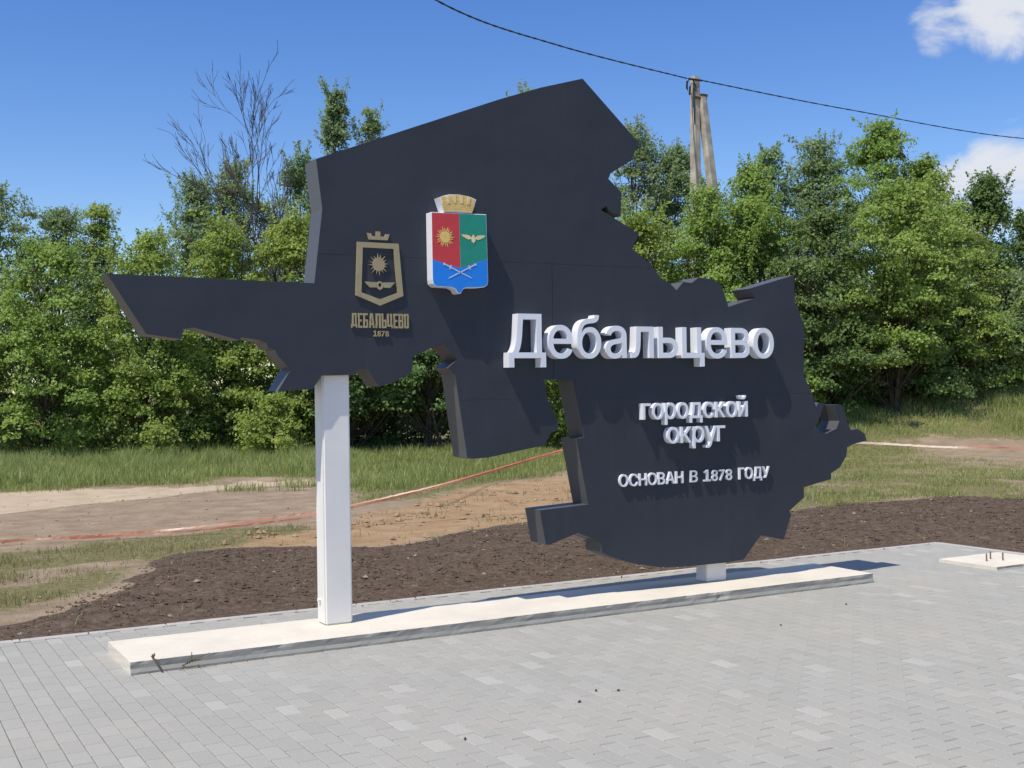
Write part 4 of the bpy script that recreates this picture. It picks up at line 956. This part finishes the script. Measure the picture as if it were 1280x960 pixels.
for dx, zt in ((-.28, 10.92), (-.20, 10.80)):
    a = np.linspace(-.6, 3.6, 12); gg.tube(np.stack([dx + .14 * np.cos(a) * .9, -.12 + 0 * a, zt - pz - .12 + .20 * np.sin(a) - .04 * a], -1), .014, 5)
gg.tube([(-.16, -.12, 10.95 - pz), (-.16, -.12, 10.2 - pz), (-.13, -.1, 9.6 - pz)], .02, 5)
gg.tube([(-.30, -.12, 10.70 - pz), (-.32, -.12, 10.45 - pz)], .03, 6); gg.tube([(-.40, -.12, 10.86 - pz), (-.42, -.12, 10.62 - pz)], .03, 6)
gg.obj('cable_loops', M_wire, pole)
gg = Geo(); gg.box(-.36, .16, -.15, -.112, 10.90 - pz, 10.95 - pz); gg.obj('clamp', M_wire, pole)
def wire(name, label, pts, sub=14, r=.015):
    pts = np.array(pts, float); t_ = np.linspace(0, len(pts) - 1, sub * (len(pts) - 1) + 1); out = []
    for q in t_:
        i = min(int(q), len(pts) - 2); f = q - i; p0 = pts[max(i - 1, 0)]; p1 = pts[i]; p2 = pts[i + 1]; p3 = pts[min(i + 2, len(pts) - 1)]
        out.append(.5 * ((2 * p1) + (-p0 + p2) * f + (2 * p0 - 5 * p1 + 4 * p2 - p3) * f * f + (-p0 + 3 * p1 - 3 * p2 + p3) * f ** 3))
    out = np.array(out); a = np.arange(len(out)) * 1.9
    gg = Geo()
    for ph in (0, 3.14): gg.tube(out + np.stack([np.cos(a + ph) * 0, np.cos(a + ph) * r * .6, np.sin(a + ph) * r * .6], -1), r, 5)
    o = gg.obj(name, M_wire); tag(o, label, 'cable', 'overhead cable spans'); return o
wire('overhead_cable', 'black overhead cable running from the pole up to the left', [(2.0, 14.0, 10.6), (5.5, 17.8, 9.75), (10.34, 21.65, 9.54), (15.64, 25.58, 10.31), (22.0, 28.72, 10.95)], 24)
wire('overhead_cable', 'black overhead cable running from the pole down to the right', [(22.6, 28.75, 10.96), (30.72, 30.95, 11.37), (43.0, 33.31, 11.89), (58, 36, 13.6)], 24)

# ------------------------------------------------------------------ barrier tape
m, t, o = newmat('faded_barrier_tape'); b = t.nodes.new('ShaderNodeBsdfPrincipled'); b.inputs['Roughness'].default_value = .5
at = t.nodes.new('ShaderNodeAttribute'); at.attribute_name = 'tint'; r = t.nodes.new('ShaderNodeValToRGB'); e = r.color_ramp.elements
e[0].color = (0.36, 0.125, 0.07, 1); e[1].position = .75; e[1].color = (0.70, 0.55, 0.43, 1); k_ = e.new(.4); k_.color = (0.47, 0.255, 0.165, 1)
t.links.new(at.outputs['Fac'], r.inputs[0]); t.links.new(r.outputs[0], b.inputs['Base Color']); t.links.new(b.outputs[0], o.inputs[0]); M_tape = m
def catmull(pts, sub):
    pts = np.array(pts, float); out = []
    for q in np.linspace(0, len(pts) - 1, sub * (len(pts) - 1) + 1):
        i = min(int(q), len(pts) - 2); f = q - i; p0 = pts[max(i - 1, 0)]; p1 = pts[i]; p2 = pts[i + 1]; p3 = pts[min(i + 2, len(pts) - 1)]
        out.append(.5 * ((2 * p1) + (-p0 + p2) * f + (2 * p0 - 5 * p1 + 4 * p2 - p3) * f * f + (-p0 + 3 * p1 - 3 * p2 + p3) * f ** 3))
    return np.array(out)
def tape(pts, w, seed, parent, off, twist=.5, bias=.25):
    c = catmull(pts, 26); n = len(c); rg = np.random.default_rng(seed)
    a = np.cumsum(rg.normal(0, .10, n)) * twist + 1.2; c[:, 2] += rg.normal(0, .0015, n)
    cross = np.stack([-.25 * np.cos(a), .9 * np.cos(a), np.sin(a)], -1) * w / 2
    V = np.concatenate([c - cross, c + cross * .9 + rg.normal(0, .002, (n, 3))]) - np.array(off)
    V2 = V + np.array([.001, .002, .001])
    i = np.arange(n - 1); F = np.stack([i, i + 1, i + 1 + n, i + n], -1); VV = np.concatenate([V, V2]); FF = np.concatenate([F, F[:, ::-1] + 2 * n])
    col_ = np.clip(bias + .28 * np.interp(np.arange(n - 1), np.arange(0, n + 9, 9), rg.normal(0, 1, len(np.arange(0, n + 9, 9)))), 0, 1)
    return np_mesh('tape_strand', VV, FF, M_tape, parent, np.tile(col_, 2))
T0 = (9.8, 14.0, float(ground_z(np.array([9.8]), np.array([14.0]))[0]))
tp = empty('barrier_tape', T0); tag(tp, 'orange barrier tape strung low across the earth behind the sign', 'barrier tape')
gz = lambda x, y: float(ground_z(np.array([x]), np.array([y]))[0])
left = [(-3.0, 14.9, gz(-3, 14.9) + .05), (0.95, 14.56, gz(.95, 14.56) + .06), (1.47, 14.75, .05), (2.48, 14.63, .06), (3.57, 14.49, .09), (5.01, 14.15, .21), (5.47, 14.12, .275), (6.79, 14.08, .49), (8.54, 14.14, .84), (9.8, 14.0, 1.08)]
tape(left, .028, 1, tp, T0)
left2 = [(2.2, 14.66, .04), (3.57, 14.45, .055), (5.01, 14.12, .165), (5.47, 14.10, .245), (6.79, 14.07, .472), (8.54, 14.13, .828), (9.8, 13.99, 1.07)]
tape(left2, .024, 2, tp, T0)
right = [(9.8, 14.0, 1.08), (11.0, 13.35, .93), (12.53, 12.51, .86), (13.58, 11.93, .78), (14.57, 11.38, .745), (16.76, 10.17, .66), (20, 8.4, .6)]
tape(right, .034, 3, tp, T0, bias=.8)
for sx, sy in ((9.8, 14.02), (20.0, 8.42)):
    gg = Geo(); zz = gz(sx, sy); gg.box(sx - .02, sx + .02, sy - .015, sy + .025, zz - .2, zz + (1.2 if sx < 15 else .8)); gg.obj('stake', M_stake, tp, T0)

# ------------------------------------------------------------------ small litter on the plinth front
for lx, lab in ((1.60, 'dry weed stuck on the front corner of the plinth'), (1.80, 'second dry weed on the plinth front, right of the corner one')):
    w = empty('dry_weed', (lx, 7.40, 0)); tag(w, lab, 'weed', 'dry weeds on the plinth')
    rg = np.random.default_rng(int(lx * 100)); gg = Geo()
    if lx < 1.7:
        gg.tube(bez(np.array([.03, -.02, .0]), np.array([.0, -.02, .06]), np.array([-.025, .03, .10]), 6), .005, 5)
        for k in range(7):
            gg.tube([(-.018, .025, .085), (-.018 + rg.uniform(-.02, .035), .025 + rg.uniform(-.03, .03), .085 + rg.uniform(.0, .065))], [.006, .002], 4)
    else:
        for k in range(9):
            p = np.array([rg.uniform(-.05, .05), -.012, rg.uniform(.03, .075)]); gg.tube([p, p + rg.normal(0, .025, 3) * np.array([1.3, .4, 1])], [.004, .002], 4)
        gg.tube([(-.07, -.02, .0), (-.02, -.012, .05)], [.002, .003], 4)
    gg.obj('stem', M_weed, w)
crm = [(3.59, 5.6), (3.7, 5.54), (3.39, 5.45), (5.67, 6.44), (6.62, 6.78), (2.56, 5.16)]
for k, (cx, cy) in enumerate(crm):
    rg = np.random.default_rng(60 + k); gg = Geo()
    base = np.array([(1, 0, 0), (0, 1, 0), (-1, 0, 0), (0, -1, 0), (0, 0, .7), (0, 0, -.5)]) * .011 * rg.uniform(.7, 1.3, (6, 1))
    gg.add(base + np.array([0, 0, .005]), [(0, 1, 4), (1, 2, 4), (2, 3, 4), (3, 0, 4), (1, 0, 5), (2, 1, 5), (3, 2, 5), (0, 3, 5)])
    o = gg.obj('crumb', M_crumb); o.location = (cx, cy, 0)
    tag(o, 'tiny dark crumb of soil lying on the open grey paving', 'soil crumb', 'soil crumbs on the paving')
